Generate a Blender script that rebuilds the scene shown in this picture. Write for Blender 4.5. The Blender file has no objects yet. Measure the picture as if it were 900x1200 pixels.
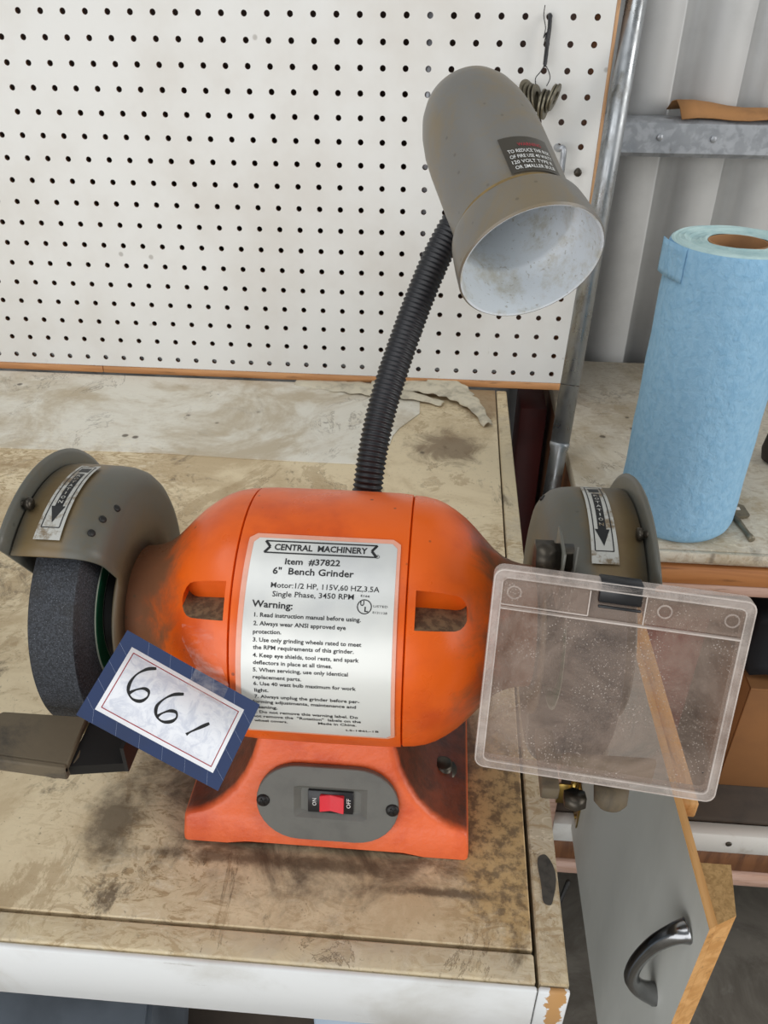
import bpy, bmesh, math, random
from math import sin, cos, pi, radians
from mathutils import Vector, Matrix, noise
random.seed(7)
S = bpy.context.scene
C = S.collection

# ------------------------------------------------------------------ camera
cam = bpy.data.cameras.new('camera'); co = bpy.data.objects.new('camera', cam); C.objects.link(co)
R_ = Matrix(((0.99703704, 0.07645164, 0.00850213), (-0.05961235, 0.83778599, -0.54273475), (-0.04861593, 0.54061982, 0.83986112)))
right, fwd, up = R_[0], R_[1], R_[2]
m = Matrix((( right.x, up.x, -fwd.x, 0.4852), (right.y, up.y, -fwd.y, -1.018), (right.z, up.z, -fwd.z, 1.3529), (0, 0, 0, 1)))
co.matrix_world = m
cam.sensor_fit = 'VERTICAL'; cam.sensor_height = 36; cam.lens = 943.6 / 1200 * 36
cam.clip_start = 0.02; cam.clip_end = 50
cam.dof.use_dof = True; cam.dof.focus_distance = 0.46; cam.dof.aperture_fstop = 45
S.camera = co

# ------------------------------------------------------------------ light
w = bpy.data.worlds.new('world'); S.world = w; w.use_nodes = True
bg = w.node_tree.nodes['Background']; bg.inputs[0].default_value = (0.90, 0.95, 1.0, 1); bg.inputs[1].default_value = 0.34
def area(name, loc, target, sx, sy, power, col):
    l = bpy.data.lights.new(name, 'AREA'); l.shape = 'RECTANGLE'; l.size = sx; l.size_y = sy; l.energy = power; l.color = col
    o = bpy.data.objects.new(name, l); C.objects.link(o); o.location = loc
    o.rotation_euler = (Vector(target) - Vector(loc)).to_track_quat('-Z', 'Y').to_euler(); return o
area('open_shed_door_light', (-1.3, -4.4, 1.4), (0.4, -0.5, 0.9), 4.6, 2.8, 125, (0.97, 0.985, 1.0))
area('right_side_light', (3.6, -1.6, 2.0), (0.5, -0.4, 1.0), 1.6, 2.2, 62, (1.0, 0.98, 0.95))  # area light added on the right for the pole highlight and siding slopes
area('overhead_light', (-0.6, -1.4, 3.8), (0.4, -0.5, 1.0), 2.6, 1.2, 30, (0.97, 0.99, 1.0))  # rectangular area light aimed down from above
S.view_settings.view_transform = 'Standard'; S.view_settings.look = 'None'
S.view_settings.exposure = -0.08; S.view_settings.gamma = 1.0; S.view_settings.use_curve_mapping = False

# ------------------------------------------------------------------ material helpers
def lin(c):
    if isinstance(c, str):
        c = tuple(int(c[i:i+2], 16) for i in (0, 2, 4))
    r = []
    for v in c[:3]:
        v /= 255.0
        r.append(v / 12.92 if v <= 0.04045 else ((v + 0.055) / 1.055) ** 2.4)
    return (r[0], r[1], r[2], 1)
class N:
    def __init__(s, name, rough=0.6, metal=0.0, spec=0.5, col='808080'):
        s.m = bpy.data.materials.new(name); s.m.use_nodes = True; s.t = s.m.node_tree
        s.b = s.t.nodes['Principled BSDF']; s.out = s.t.nodes['Material Output']
        s.b.inputs['Roughness'].default_value = rough; s.b.inputs['Metallic'].default_value = metal
        s.b.inputs['Specular IOR Level'].default_value = spec
        s.b.inputs['Base Color'].default_value = lin(col)
        s.tc = s.t.nodes.new('ShaderNodeTexCoord'); s.bumps = None
    def node(s, t, **k):
        n = s.t.nodes.new(t)
        for a, b in k.items(): setattr(n, a, b)
        return n
    def link(s, a, b): s.t.links.new(a, b)
    def coord(s, scale=(1, 1, 1), rot=(0, 0, 0), loc=(0, 0, 0)):
        mp = s.node('ShaderNodeMapping'); mp.inputs['Scale'].default_value = scale; mp.inputs['Rotation'].default_value = rot
        mp.inputs['Location'].default_value = loc
        s.link(s.tc.outputs['Object'], mp.inputs[0]); return mp.outputs[0]
    def noise(s, scale, detail=4, rough=0.6, dist=0.0, co=None):
        n = s.node('ShaderNodeTexNoise'); n.inputs['Scale'].default_value = scale; n.inputs['Detail'].default_value = detail
        n.inputs['Roughness'].default_value = rough; n.inputs['Distortion'].default_value = dist
        s.link(co or s.tc.outputs['Object'], n.inputs['Vector']); return n.outputs['Fac']
    def voro(s, scale, co=None, feature='F1', rnd=1.0):
        n = s.node('ShaderNodeTexVoronoi', feature=feature); n.inputs['Scale'].default_value = scale
        n.inputs['Randomness'].default_value = rnd
        s.link(co or s.tc.outputs['Object'], n.inputs['Vector']); return n.outputs['Distance']
    def ramp(s, f, p0, p1, v0=0.0, v1=1.0):
        n = s.node('ShaderNodeMapRange', interpolation_type='SMOOTHSTEP')
        n.inputs['From Min'].default_value = p0; n.inputs['From Max'].default_value = p1
        n.inputs['To Min'].default_value = v0; n.inputs['To Max'].default_value = v1
        s.link(f, n.inputs['Value']); return n.outputs[0]
    def math(s, op, a, b=None, clamp=False):
        n = s.node('ShaderNodeMath', operation=op, use_clamp=clamp)
        for i, v in enumerate((a, b)):
            if v is None: continue
            if isinstance(v, (int, float)): n.inputs[i].default_value = v
            else: s.link(v, n.inputs[i])
        return n.outputs[0]
    def mix(s, a, b, f):
        n = s.node('ShaderNodeMix', data_type='RGBA')
        if isinstance(f, (int, float)): n.inputs[0].default_value = f
        else: s.link(f, n.inputs[0])
        for i, v in ((6, a), (7, b)):
            if isinstance(v, (str, tuple)): n.inputs[i].default_value = lin(v)
            else: s.link(v, n.inputs[i])
        return n.outputs[2]
    def color(s, c):
        if isinstance(c, (str, tuple)): s.b.inputs['Base Color'].default_value = lin(c)
        else: s.link(c, s.b.inputs['Base Color'])
        return s
    def rough(s, r): s.link(r, s.b.inputs['Roughness'])
    def bump(s, h, strength=0.3, dist=0.001):
        n = s.node('ShaderNodeBump'); n.inputs['Strength'].default_value = strength; n.inputs['Distance'].default_value = dist
        s.link(h, n.inputs['Height'])
        if s.bumps: s.link(s.bumps, n.inputs['Normal'])
        s.bumps = n.outputs[0]; s.link(s.bumps, s.b.inputs['Normal']); return s
    def sep(s):
        n = s.node('ShaderNodeSeparateXYZ'); s.link(s.tc.outputs['Object'], n.inputs[0]); return n.outputs
    def blob(s, x, y, rx, ry):     # soft ellipse mask around (x, y) in plan, 1 inside
        o = s.sep()
        a = s.math('DIVIDE', s.math('SUBTRACT', o[0], x), rx); b = s.math('DIVIDE', s.math('SUBTRACT', o[1], y), ry)
        d = s.math('SQRT', s.math('ADD', s.math('MULTIPLY', a, a), s.math('MULTIPLY', b, b)))
        return d
def plain(name, col, rough=0.6, metal=0.0, var=0.12, scale=40, bump=0.0, spec=0.5):
    n = N(name, rough, metal, spec, col)
    c = lin(col)
    dark = tuple(255 * ((v * (1 - 3 * var)) ** (1 / 2.2)) if v > 0 else 0 for v in c[:3])
    n.color(n.mix(col, dark, n.ramp(n.noise(scale, 5), 0.42, 0.75)))
    if bump: n.bump(n.noise(scale * 6, 3), bump)
    return n.m

def bench_material(name, grime=1.0, centre=True, base='DBC9A6'):
    n = N(name, 0.55)
    c = n.mix(base, 'BFA985' if centre else 'BDAF96', n.ramp(n.noise(7, 7, 0.68, 0.6), 0.42, 0.62))
    # swirly wood strand look under the worn laminate
    strands = n.noise(46, 7, 0.74, 2.2, n.coord((1, 2.0, 1), (0, 0, 0.5)))
    worn = n.ramp(n.noise(5, 4, 0.6, 0.3, n.coord((1, 1, 1), (0, 0, 0), (7.7, 2.1, 0))), 0.36, 0.60)
    c = n.mix(c, '9C8057', n.math('MULTIPLY', n.math('MULTIPLY', n.ramp(strands, 0.50, 0.58), 0.75 * grime), worn))
    c = n.mix(c, 'EADFC6', n.math('MULTIPLY', n.ramp(strands, 0.36, 0.44, 0.5, 0.0), worn))
    # water marks with darker outlines
    mid = n.noise(8, 9, 0.72, 1.0, n.coord((1.6, 1, 1), (0, 0, 0.3), (0.4, 5.2, 0)))
    c = n.mix(c, '93774F', n.math('MULTIPLY', n.ramp(mid, 0.545, 0.585), 0.42 * grime))
    edge = n.math('ABSOLUTE', n.math('SUBTRACT', mid, 0.555))
    c = n.mix(c, '55422C', n.math('MULTIPLY', n.ramp(edge, 0.0, 0.010, 0.75, 0.0), n.ramp(n.noise(14, 4, 0.6, 0, n.coord((1, 1, 1), (0, 0, 0), (2.2, 0, 0))), 0.46, 0.60)))
    soot = n.noise(10, 8, 0.74, 0.8, n.coord((1.3, 1, 1), (0, 0, -0.4), (9.4, 3.2, 0)))
    c = n.mix(c, '4F3F2D', n.math('MULTIPLY', n.ramp(soot, 0.57, 0.68), 0.8 * grime))
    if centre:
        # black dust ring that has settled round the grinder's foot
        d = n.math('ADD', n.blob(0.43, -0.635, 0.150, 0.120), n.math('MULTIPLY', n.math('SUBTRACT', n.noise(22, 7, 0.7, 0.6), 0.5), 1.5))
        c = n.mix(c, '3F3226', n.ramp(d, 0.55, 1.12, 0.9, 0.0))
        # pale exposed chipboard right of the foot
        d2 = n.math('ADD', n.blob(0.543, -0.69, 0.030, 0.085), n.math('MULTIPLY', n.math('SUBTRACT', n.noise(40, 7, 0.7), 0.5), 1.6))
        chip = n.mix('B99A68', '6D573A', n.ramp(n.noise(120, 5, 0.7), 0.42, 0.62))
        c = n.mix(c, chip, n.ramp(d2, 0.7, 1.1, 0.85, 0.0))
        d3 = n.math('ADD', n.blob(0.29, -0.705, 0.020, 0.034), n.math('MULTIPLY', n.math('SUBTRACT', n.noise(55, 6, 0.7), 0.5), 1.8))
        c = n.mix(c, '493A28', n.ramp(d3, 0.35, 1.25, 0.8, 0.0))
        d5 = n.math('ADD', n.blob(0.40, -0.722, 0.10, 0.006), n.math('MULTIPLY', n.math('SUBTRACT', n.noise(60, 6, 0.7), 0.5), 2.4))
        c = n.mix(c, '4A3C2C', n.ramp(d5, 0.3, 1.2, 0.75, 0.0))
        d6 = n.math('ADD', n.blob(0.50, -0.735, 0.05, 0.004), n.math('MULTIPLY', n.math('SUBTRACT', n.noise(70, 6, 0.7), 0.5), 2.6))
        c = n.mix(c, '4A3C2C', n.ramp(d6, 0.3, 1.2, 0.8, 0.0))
    if centre:
        d7 = n.math('ADD', n.blob(0.545, -0.03, 0.035, 0.075), n.math('MULTIPLY', n.math('SUBTRACT', n.noise(45, 7, 0.7), 0.5), 1.4))
        c = n.mix(c, '8A7050', n.ramp(d7, 0.7, 1.1, 0.8, 0.0))
        d8 = n.math('ADD', n.blob(0.50, -0.17, 0.05, 0.05), n.math('MULTIPLY', n.math('SUBTRACT', n.noise(28, 8, 0.75, 0.8), 0.5), 2.2))
        c = n.mix(c, '6A5238', n.ramp(d8, 0.4, 1.1, 0.75, 0.0))
    # round drips
    v = n.voro(26, n.coord((1, 1, 0.0)))
    gate = n.ramp(n.noise(9, 2), 0.5, 0.56)
    c = n.mix(c, '4B3D2E', n.math('MULTIPLY', n.ramp(v, 0.07, 0.13, 0.85, 0.0), gate))
    fine = n.noise(300, 3, 0.6)
    c = n.mix(c, '6F5F49', n.ramp(fine, 0.62, 0.74, 0.0, 0.6 * grime))
    n.color(c); n.bump(strands, 0.25, 0.0006); n.bump(fine, 0.25, 0.0003)
    return n.m

def wood(name, c1, c2, scale=1.0, axis='x', rough=0.6):
    n = N(name, rough)
    sc = {'x': (6, 60, 60), 'y': (60, 6, 60), 'z': (60, 60, 6)}[axis]
    g = n.noise(scale, 5, 0.6, 0.8, n.coord(sc))
    g2 = n.noise(scale * 3.5, 4, 0.6, 0.2, n.coord(sc))
    c = n.mix(c1, c2, n.ramp(g, 0.35, 0.65))
    c = n.mix(c, tuple(v * 0.62 for v in [int(c2[i:i+2], 16) for i in (0, 2, 4)]), n.ramp(g2, 0.58, 0.72, 0, 0.6))
    n.color(c); n.bump(g2, 0.2, 0.0005); return n.m

M = {}
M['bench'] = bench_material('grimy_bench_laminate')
M['bench_strip'] = bench_material('worn_bench_edge', 0.8, False, 'CFBE9B')
M['bench2'] = bench_material('pale_laminate_top', 0.5, False, 'D3CAB8')
# white painted front of the bench with chips
n = N('white_painted_board', 0.4)
c = n.mix('DEDFDE', 'C6C4BE', n.ramp(n.noise(9, 6, 0.6, 0.5), 0.45, 0.7))
c = n.mix(c, '8C8378', n.ramp(n.noise(24, 8, 0.7, 1.5, n.coord((1, 1, 2.5))), 0.66, 0.74, 0, 0.5))
d = n.math('ADD', n.blob(0.5655, -0.783, 0.0075, 0.3), n.math('MULTIPLY', n.math('SUBTRACT', n.noise(60, 5, 0.7), 0.5), 2.4))
c = n.mix(c, 'B98C58', n.ramp(d, 0.55, 0.62, 1, 0))
n.color(c); n.bump(n.noise(60, 4), 0.1); M['white_board'] = n.m
n = N('white_paint_plain', 0.45)
n.color(n.mix('D8D6D0', 'AFA79A', n.ramp(n.noise(14, 6, 0.6, 0.5), 0.5, 0.72))); M['white_rail'] = n.m

def orange(name, base, dustside):
    n = N(name, 0.36)
    c = n.mix(base, 'CB4A0C', n.ramp(n.noise(18, 5), 0.4, 0.75))
    scr = n.noise(55, 8, 0.75, 1.0, n.coord((1, 1, 1), (0.3, 0.2, 0.1)))
    c = n.mix(c, '7C4526', n.ramp(scr, 0.66, 0.72, 0, 0.7))
    speck = n.voro(90)
    c = n.mix(c, '5A3420', n.math('MULTIPLY', n.ramp(speck, 0.06, 0.12, 0.8, 0.0), n.ramp(n.noise(30, 2), 0.55, 0.6)))
    if dustside:
        o = n.sep()
        ax = n.math('ABSOLUTE', n.math('SUBTRACT', o[0], 0.4295))
        nz = n.math('MULTIPLY', n.math('SUBTRACT', n.noise(32, 7, 0.7, 0.5), 0.5), 0.06)
        c = n.mix(c, '66503B', n.ramp(n.math('ADD', ax, nz), 0.071, 0.099, 0, 0.88))
        # dust settled on the upward-facing pocket floors and shoulders
        gn = n.node('ShaderNodeNewGeometry'); sp = n.node('ShaderNodeSeparateXYZ'); n.link(gn.outputs['True Normal'], sp.inputs[0])
    n.color(c); n.rough(n.ramp(n.noise(30, 4), 0.3, 0.7, 0.26, 0.42))
    n.bump(n.noise(160, 3), 0.10, 0.0006); return n.m
M['orange'] = orange('orange_enamel', 'E9620F', True)
M['orange_mid'] = orange('orange_enamel_band', 'E9620F', False)
n = N('orange_base_casting', 0.42)
c = n.mix('E86B3A', 'CF5126', n.ramp(n.noise(30, 6), 0.4, 0.7))
o = n.sep()
back = n.math('SUBTRACT', n.math('ADD', o[1], 0.7125), n.math('MULTIPLY', n.math('SUBTRACT', o[2], 0.9), 0.302))
back = n.math('ADD', back, n.math('MULTIPLY', n.math('SUBTRACT', n.noise(70, 6, 0.7), 0.5), 0.006))
hollow_mask = n.math('MULTIPLY', n.ramp(back, 0.0015, 0.0075), n.ramp(o[2], 0.9160, 0.9185))  # dark brown on surfaces behind the front face, above the foot
c = n.mix(c, '35271E', n.math('MULTIPLY', hollow_mask, n.ramp(n.noise(45, 7, 0.7), 0.3, 0.65, 0.97, 0.78)))
c = n.mix(c, '3B2A20', n.ramp(n.noise(70, 8, 0.75), 0.66, 0.72, 0, 0.7))
n.color(c); n.bump(n.noise(220, 4), 0.45, 0.001); M['orange_base'] = n.m

def dusty(name, base, dust, lo, hi, amt=0.8, rough=0.5, metal=0.0):
    n = N(name, rough, metal)
    c = n.mix(base, dust, n.ramp(n.noise(16, 7, 0.68, 0.6), lo, hi, 0, amt))
    c = n.mix(c, '2B2722', n.ramp(n.voro(70), 0.05, 0.10, 0.35, 0))
    c = n.mix(c, dust, n.ramp(n.noise(260, 4, 0.7), 0.5, 0.7, 0, 0.25))
    n.color(c); n.bump(n.noise(220, 3), 0.12, 0.0005); return n
dn = dusty('grey_guard_enamel', '5F5E56', '6A5A40', 0.50, 0.70, 0.5, 0.42); M['guard'] = dn.m
# dust band on the rim between sticker and cover, on both guards
n = dusty('grey_guard_rim_enamel', '5A584F', '66563A', 0.47, 0.70, 0.5, 0.48)
o = n.sep(); ax = n.math('ABSOLUTE', n.math('SUBTRACT', o[0], 0.4310))
col = n.b.inputs['Base Color'].links[0].from_socket
nz = n.math('MULTIPLY', n.math('SUBTRACT', n.noise(45, 6, 0.7), 0.5), 0.014)
band = n.math('MULTIPLY', n.ramp(n.math('ADD', ax, nz), 0.131, 0.141), n.ramp(n.math('ADD', ax, nz), 0.156, 0.166, 1, 0))
dy_ = n.math('ADD', o[1], 0.6475); dz_ = n.math('SUBTRACT', o[2], 1.038)
rad_ = n.math('SQRT', n.math('ADD', n.math('MULTIPLY', dy_, dy_), n.math('MULTIPLY', dz_, dz_)))
hubdust = n.ramp(n.math('ADD', rad_, nz), 0.046, 0.062, 0.8, 0)
cc_ = n.mix(col, n.mix('6E5636', '7E6A42', n.noise(90, 5)), n.math('MULTIPLY', band, 0.8))
n.color(n.mix(cc_, '6F5F45', hubdust)); M['guard_rim'] = n.m
n = dusty('lamp_shade_enamel', '6F6C66', '7C6B4C', 0.45, 0.66, 0.65, 0.4); M['shade'] = n.m
M['ledge_dust'] = plain('settled_dust', '8C7448', 0.9, 0, 0.15, 120)
n = N('white_reflector', 0.32)
c = n.mix('D3DADF', 'B9B7AB', n.ramp(n.noise(40, 7, 0.7), 0.45, 0.7)); c = n.mix(c, '8D8570', n.ramp(n.noise(300, 3), 0.62, 0.7, 0, 0.5)); n.color(c); M['reflector'] = n.m
M['black_plastic'] = plain('black_plastic', '1E1E20', 0.42, 0, 0.1, 60)
M['flex'] = plain('black_corrugated_sleeve', '232326', 0.45, 0, 0.1, 50)
M['black_metal'] = plain('black_metal', '1C1A18', 0.5, 0.2, 0.1, 50)
M['rest'] = dusty('dusty_dark_casting', '3A352E', '6E604A', 0.34, 0.56, 0.8, 0.7).m
M['bolt'] = plain('oily_bolt_steel', '4B453C', 0.38, 0.7, 0.15, 90)
M['switch_grey'] = plain('grey_switch_plate', '65645E', 0.5, 0, 0.06, 60, 0.08)
M['red'] = plain('red_rocker', 'DE3440', 0.3, 0, 0.03, 40)
M['white_ink'] = plain('white_ink', 'D8D8D4', 0.6, 0, 0.02)
M['black_ink'] = plain('black_ink', '141414', 0.5, 0, 0.02)
M['red_ink'] = plain('red_ink', 'A03038', 0.6, 0, 0.02)
M['film'] = plain('clear_film_margin_over_orange', 'E8A58C', 0.25, 0, 0.05)
n = N('silver_label_stock', 0.33, 0.15)
c = n.mix('DCDCD6', 'C5C6C4', n.ramp(n.noise(12, 4), 0.4, 0.7)); c = n.mix(c, '8E7B5E', n.ramp(n.noise(60, 7, 0.7), 0.68, 0.76, 0, 0.7)); n.color(c); M['label'] = n.m
n = N('worn_sticker', 0.5)
c = n.mix('B4B3AC', '6E5A3C', n.ramp(n.noise(60, 7, 0.72), 0.48, 0.60, 0, 0.9)); n.color(c); M['sticker'] = n.m
M['shade_sticker'] = plain('dark_foil_sticker', '4A453C', 0.3, 0.3, 0.1, 60)
n = N('grinding_stone', 0.75)
g = n.noise(900, 3, 0.7)
c = n.mix('212327', '3D4046', n.ramp(g, 0.4, 0.6)); c = n.mix(c, 'A9ADB4', n.ramp(n.voro(1100), 0.10, 0.16, 0.8, 0)); c = n.mix(c, '2A2826', n.ramp(n.noise(25, 5), 0.5, 0.7, 0, 0.6))
n.color(c); n.bump(g, 0.7, 0.0006); M['stone'] = n.m
M['green'] = plain('green_blotter_paper', '1E6A48', 0.6, 0, 0.1, 80)
M['pale_edge'] = plain('pale_paper_edge', 'B9C4B4', 0.6, 0, 0.05)
# dirty clear plastic of the eye shield
def clear(name, amount, tint, specks=True):
    n = N(name, 0.25, 0, 0.5, tint)
    tr = n.node('ShaderNodeBsdfTransparent'); tr.inputs[0].default_value = (0.97, 0.95, 0.94, 1)
    mx = n.node('ShaderNodeMixShader')
    haze = n.ramp(n.noise(26, 8, 0.72, 0.8), 0.32, 0.68, amount - 0.17, amount + 0.17)
    if specks:
        sp = n.ramp(n.voro(640), 0.06, 0.30, 0.42, 0.0); sp = n.math('MULTIPLY', sp, n.ramp(n.noise(38, 6, 0.7), 0.40, 0.62))
        haze = n.math('ADD', haze, sp, True)
        n.color(n.mix(tint, 'F0EBE4', sp))
        dk = n.math('MULTIPLY', n.ramp(n.voro(150), 0.07, 0.12, 1.0, 0.0), n.ramp(n.noise(30, 3), 0.56, 0.6))
        n.color(n.mix(n.mix(tint, 'F3EDE6', sp), '2A2320', dk)); haze = n.math('ADD', haze, dk, True)
    n.link(haze, mx.inputs[0]); n.link(tr.outputs[0], mx.inputs[1]); n.link(n.b.outputs[0], mx.inputs[2]); n.link(mx.outputs[0], n.out.inputs[0])
    return n.m
M['shield'] = clear('dusty_clear_acrylic', 0.30, 'A08D7F')
M['shield_rim'] = clear('clear_acrylic_rim', 0.36, 'D6C9BF', False)
M['edge_highlight'] = clear('pale_edge_highlight', 0.50, 'E4D9D0', False)  # paler, hazier plastic that paints the light caught on the edges
M['tape'] = clear('clear_tape', 0.10, 'E8E0DC', False)
n = N('white_pegboard_paint', 0.5)
c = n.mix('DEDDD9', 'D3CFC8', n.ramp(n.noise(5, 5), 0.4, 0.7)); c = n.mix(c, '9A968F', n.ramp(n.noise(34, 8, 0.75, 0.8), 0.68, 0.74, 0, 0.7))
c = n.mix(c, 'A09A92', n.math('MULTIPLY', n.ramp(n.voro(22), 0.05, 0.09, 0.7, 0), n.ramp(n.noise(8, 2), 0.55, 0.6)))
n.color(c); M['pegboard'] = n.m
M['hardboard'] = plain('brown_hardboard_core', '6B4A33', 0.8, 0, 0.1, 60)
M['batten'] = wood('pine_batten', 'C9925F', 'B07A4B', 1.0, 'x')
M['batten_z'] = wood('pine_batten_upright', 'C9A077', 'B0835A', 1.0, 'z')
M['ply'] = wood('orange_plywood_board', 'B97C48', '9F6434', 1.0, 'x')
M['ply_edge'] = wood('pale_plywood_edge', 'C9A898', 'B8927C', 1.4, 'x')
M['door_wood'] = wood('fresh_pine', 'D9A568', 'C08A4C', 1.2, 'y')
M['door_wood_end'] = wood('rough_pine_end', 'BB9560', '9E7A48', 4.0, 'z')
M['brown_side'] = wood('dark_brown_panel', '7A5030', '5E3A22', 1.0, 'z')
M['dark_red'] = plain('dark_red_board', '4A120C', 0.6, 0, 0.1, 20)
M['corr'] = plain('grey_painted_steel_siding', 'C0C0BE', 0.45, 0.0, 0.05, 9)
n = N('galvanised_steel', 0.42, 0.45)
n.color(n.mix(n.mix('B2B5B9', '9EA1A5', n.ramp(n.noise(90, 3, 0.5, 0.5), 0.4, 0.6)), '6E6552', n.ramp(n.noise(20, 7, 0.7), 0.62, 0.72, 0, 0.7)))
n.rough(n.ramp(n.noise(50, 4), 0.3, 0.7, 0.3, 0.5)); M['galv'] = n.m
n = N('conduit_steel', 0.3, 0.85)
n.color(n.mix('A5A8AA', '6F6B62', n.ramp(n.noise(30, 8, 0.75, 0, n.coord((1, 1, 0.3))), 0.5, 0.68, 0, 0.85))); n.rough(n.ramp(n.noise(50, 4), 0.3, 0.7, 0.25, 0.5)); M['conduit'] = n.m
M['chrome'] = plain('brushed_nickel', '8F8F90', 0.2, 1.0, 0.05, 60)
M['brass'] = plain('brass_plated_steel', 'B89A55', 0.28, 0.95, 0.1, 80)
n = N('door_grey_paint', 0.5)
n.color(n.mix('DDDDD5', 'CDCDC5', n.ramp(n.noise(6, 5, 0.6, 0, n.coord((1, 1, 0.4))), 0.4, 0.7))); M['door_paint'] = n.m
n = N('concrete', 0.85)
c = n.mix('B0A99D', '8A8378', n.ramp(n.noise(7, 9, 0.7, 0.8), 0.38, 0.66)); c = n.mix(c, 'C2BCB2', n.ramp(n.noise(16, 6, 0.6, 2.5), 0.6, 0.75, 0, 0.6)); n.color(c); n.bump(n.noise(40, 6), 0.3); M['concrete'] = n.m
n = N('blue_shop_towel', 0.85)
qv = n.noise(170, 4, 0.6, 0.3, n.coord((1, 1, 0.8))); n.color(n.mix('92BCD8', '83B0CF', n.ramp(qv, 0.35, 0.7))); n.bump(qv, 0.8, 0.0022); M['towel'] = n.m
n = N('towel_layers', 0.9)
n.color(n.mix('B9D2D0', '9DBBBD', n.ramp(n.noise(40, 5), 0.4, 0.7))); M['towel_end'] = n.m
M['cardboard'] = plain('cardboard', '9A6B40', 0.8, 0, 0.05, 12)
M['cardboard_scrap'] = plain('cardboard_scrap', 'A9794A', 0.8, 0, 0.1, 25)
M['core'] = plain('cardboard_tube', 'A77B52', 0.8, 0, 0.08, 30)
M['navy'] = plain('navy_card_border', '25375E', 0.5, 0, 0.05, 60)
n = N('marbled_card', 0.55)
n.color(n.mix('E9EAEE', 'CDD0DA', n.ramp(n.noise(110, 6, 0.7, 1.2), 0.42, 0.66))); M['card'] = n.m
M['line_ink'] = plain('pale_blue_ink', '8E99B4', 0.6, 0, 0.02)
M['card_white'] = plain('white_card', 'ECECEE', 0.55, 0, 0.02)
M['dark_cloth'] = plain('dark_blue_fabric', '15181F', 0.8, 0, 0.2, 20)
M['red_cloth'] = plain('faded_red_carton', '8E4038', 0.8, 0, 0.15, 12)
M['dark_in'] = plain('dark_cabinet_inside', '3A2419', 0.8, 0, 0.1, 10)
M['grey_blue'] = plain('grey_blue_panel', '7E8894', 0.45, 0.1, 0.1, 12)
M['dark_shelf'] = plain('dark_stained_shelf', '4B4036', 0.7, 0, 0.15, 20)
M['pale_blue'] = plain('pale_blue_leg_paint', 'A9B7C6', 0.5, 0, 0.05, 20)
M['washer'] = plain('tarnished_washer_steel', '77705F', 0.42, 0.65, 0.15, 120)
M['key'] = plain('tarnished_key_steel', '857D6B', 0.45, 0.6, 0.15, 80)
M['rubber'] = plain('brown_black_rubber', '2C241E', 0.6, 0, 0.1, 40)
n = bench_material('thin_laminate_sheet', 0.22, False, 'DFDACC'); M['sheet'] = n
M['torn'] = plain('torn_paper_backing', 'CDC3AC', 0.8, 0, 0.15, 60)

# ------------------------------------------------------------------ geometry helpers
def thing(name, label, cat, loc, group=None):
    o = bpy.data.objects.new(name, None); C.objects.link(o); o.location = loc; o.empty_display_size = 0.05
    o['label'] = label; o['category'] = cat
    if group: o['group'] = group
    return o
def sharpen(bm, ang=38):
    for f in bm.faces: f.smooth = True
    for e in bm.edges:
        if len(e.link_faces) == 2 and e.calc_face_angle(0) > radians(ang): e.smooth = False
def obj(name, bm, mats, parent=None, label=None, ang=38, solid=0.0):
    sharpen(bm, ang)
    me = bpy.data.meshes.new(name); bm.to_mesh(me); bm.free()
    for x in (mats if isinstance(mats, (list, tuple)) else [mats]): me.materials.append(M[x] if isinstance(x, str) else x)
    o = bpy.data.objects.new(name, me); C.objects.link(o)
    if parent is not None:
        o.parent = parent
        if parent.type == 'EMPTY': o.matrix_parent_inverse = Matrix.Translation(-Vector(parent.location))
    if label: o['label'] = label
    if solid:
        sm = o.modifiers.new('thickness', 'SOLIDIFY'); sm.thickness = solid; sm.offset = -1
    return o
def tag(o, label, cat, group=None):
    o['label'] = label; o['category'] = cat
    if group: o['group'] = group
    return o
def struct(o, label=None):
    o['kind'] = 'structure'
    if label: o['label'] = label
    return o
def setmat(bm, start, idx):
    bm.faces.ensure_lookup_table()
    for f in bm.faces[start:]: f.material_index = idx
def box(bm, x0, x1, y0, y1, z0, z1, bev=0.0, mat=0, seg=1):
    n0 = len(bm.faces)
    t = bmesh.new()
    vs = [t.verts.new(p) for p in ((x0,y0,z0),(x1,y0,z0),(x1,y1,z0),(x0,y1,z0),(x0,y0,z1),(x1,y0,z1),(x1,y1,z1),(x0,y1,z1))]
    for f in ((3,2,1,0),(4,5,6,7),(0,1,5,4),(1,2,6,5),(2,3,7,6),(3,0,4,7)): t.faces.new([vs[i] for i in f])
    if bev: bmesh.ops.bevel(t, geom=t.edges[:], offset=bev, segments=seg, affect='EDGES', profile=0.5)
    merge(bm, t); setmat(bm, n0, mat); return bm
def merge(bm, t, mtx=None):
    mp = {}
    for v in t.verts: mp[v] = bm.verts.new(mtx @ v.co if mtx else v.co)
    for f in t.faces:
        try:
            nf = bm.faces.new([mp[v] for v in f.verts]); nf.material_index = f.material_index
        except ValueError: pass
    t.free()
def frame(a):
    a = Vector(a).normalized(); h = Vector((0, 0, 1)) if abs(a.z) < 0.9 else Vector((1, 0, 0))
    e1 = a.cross(h).normalized(); e2 = e1.cross(a); return a, e1, e2
def rings(bm, rs, closed_ring=True, cap0=True, cap1=True, mat=0):
    n0 = len(bm.faces)
    V = [[bm.verts.new(p) for p in r] for r in rs]
    n = len(rs[0])
    for a, b in zip(V[:-1], V[1:]):
        for i in range(n if closed_ring else n - 1):
            j = (i + 1) % n
            try: bm.faces.new((a[i], a[j], b[j], b[i]))
            except ValueError: pass
    if cap0: bm.faces.new(V[0][::-1])
    if cap1: bm.faces.new(V[-1])
    setmat(bm, n0, mat); return V
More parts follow.
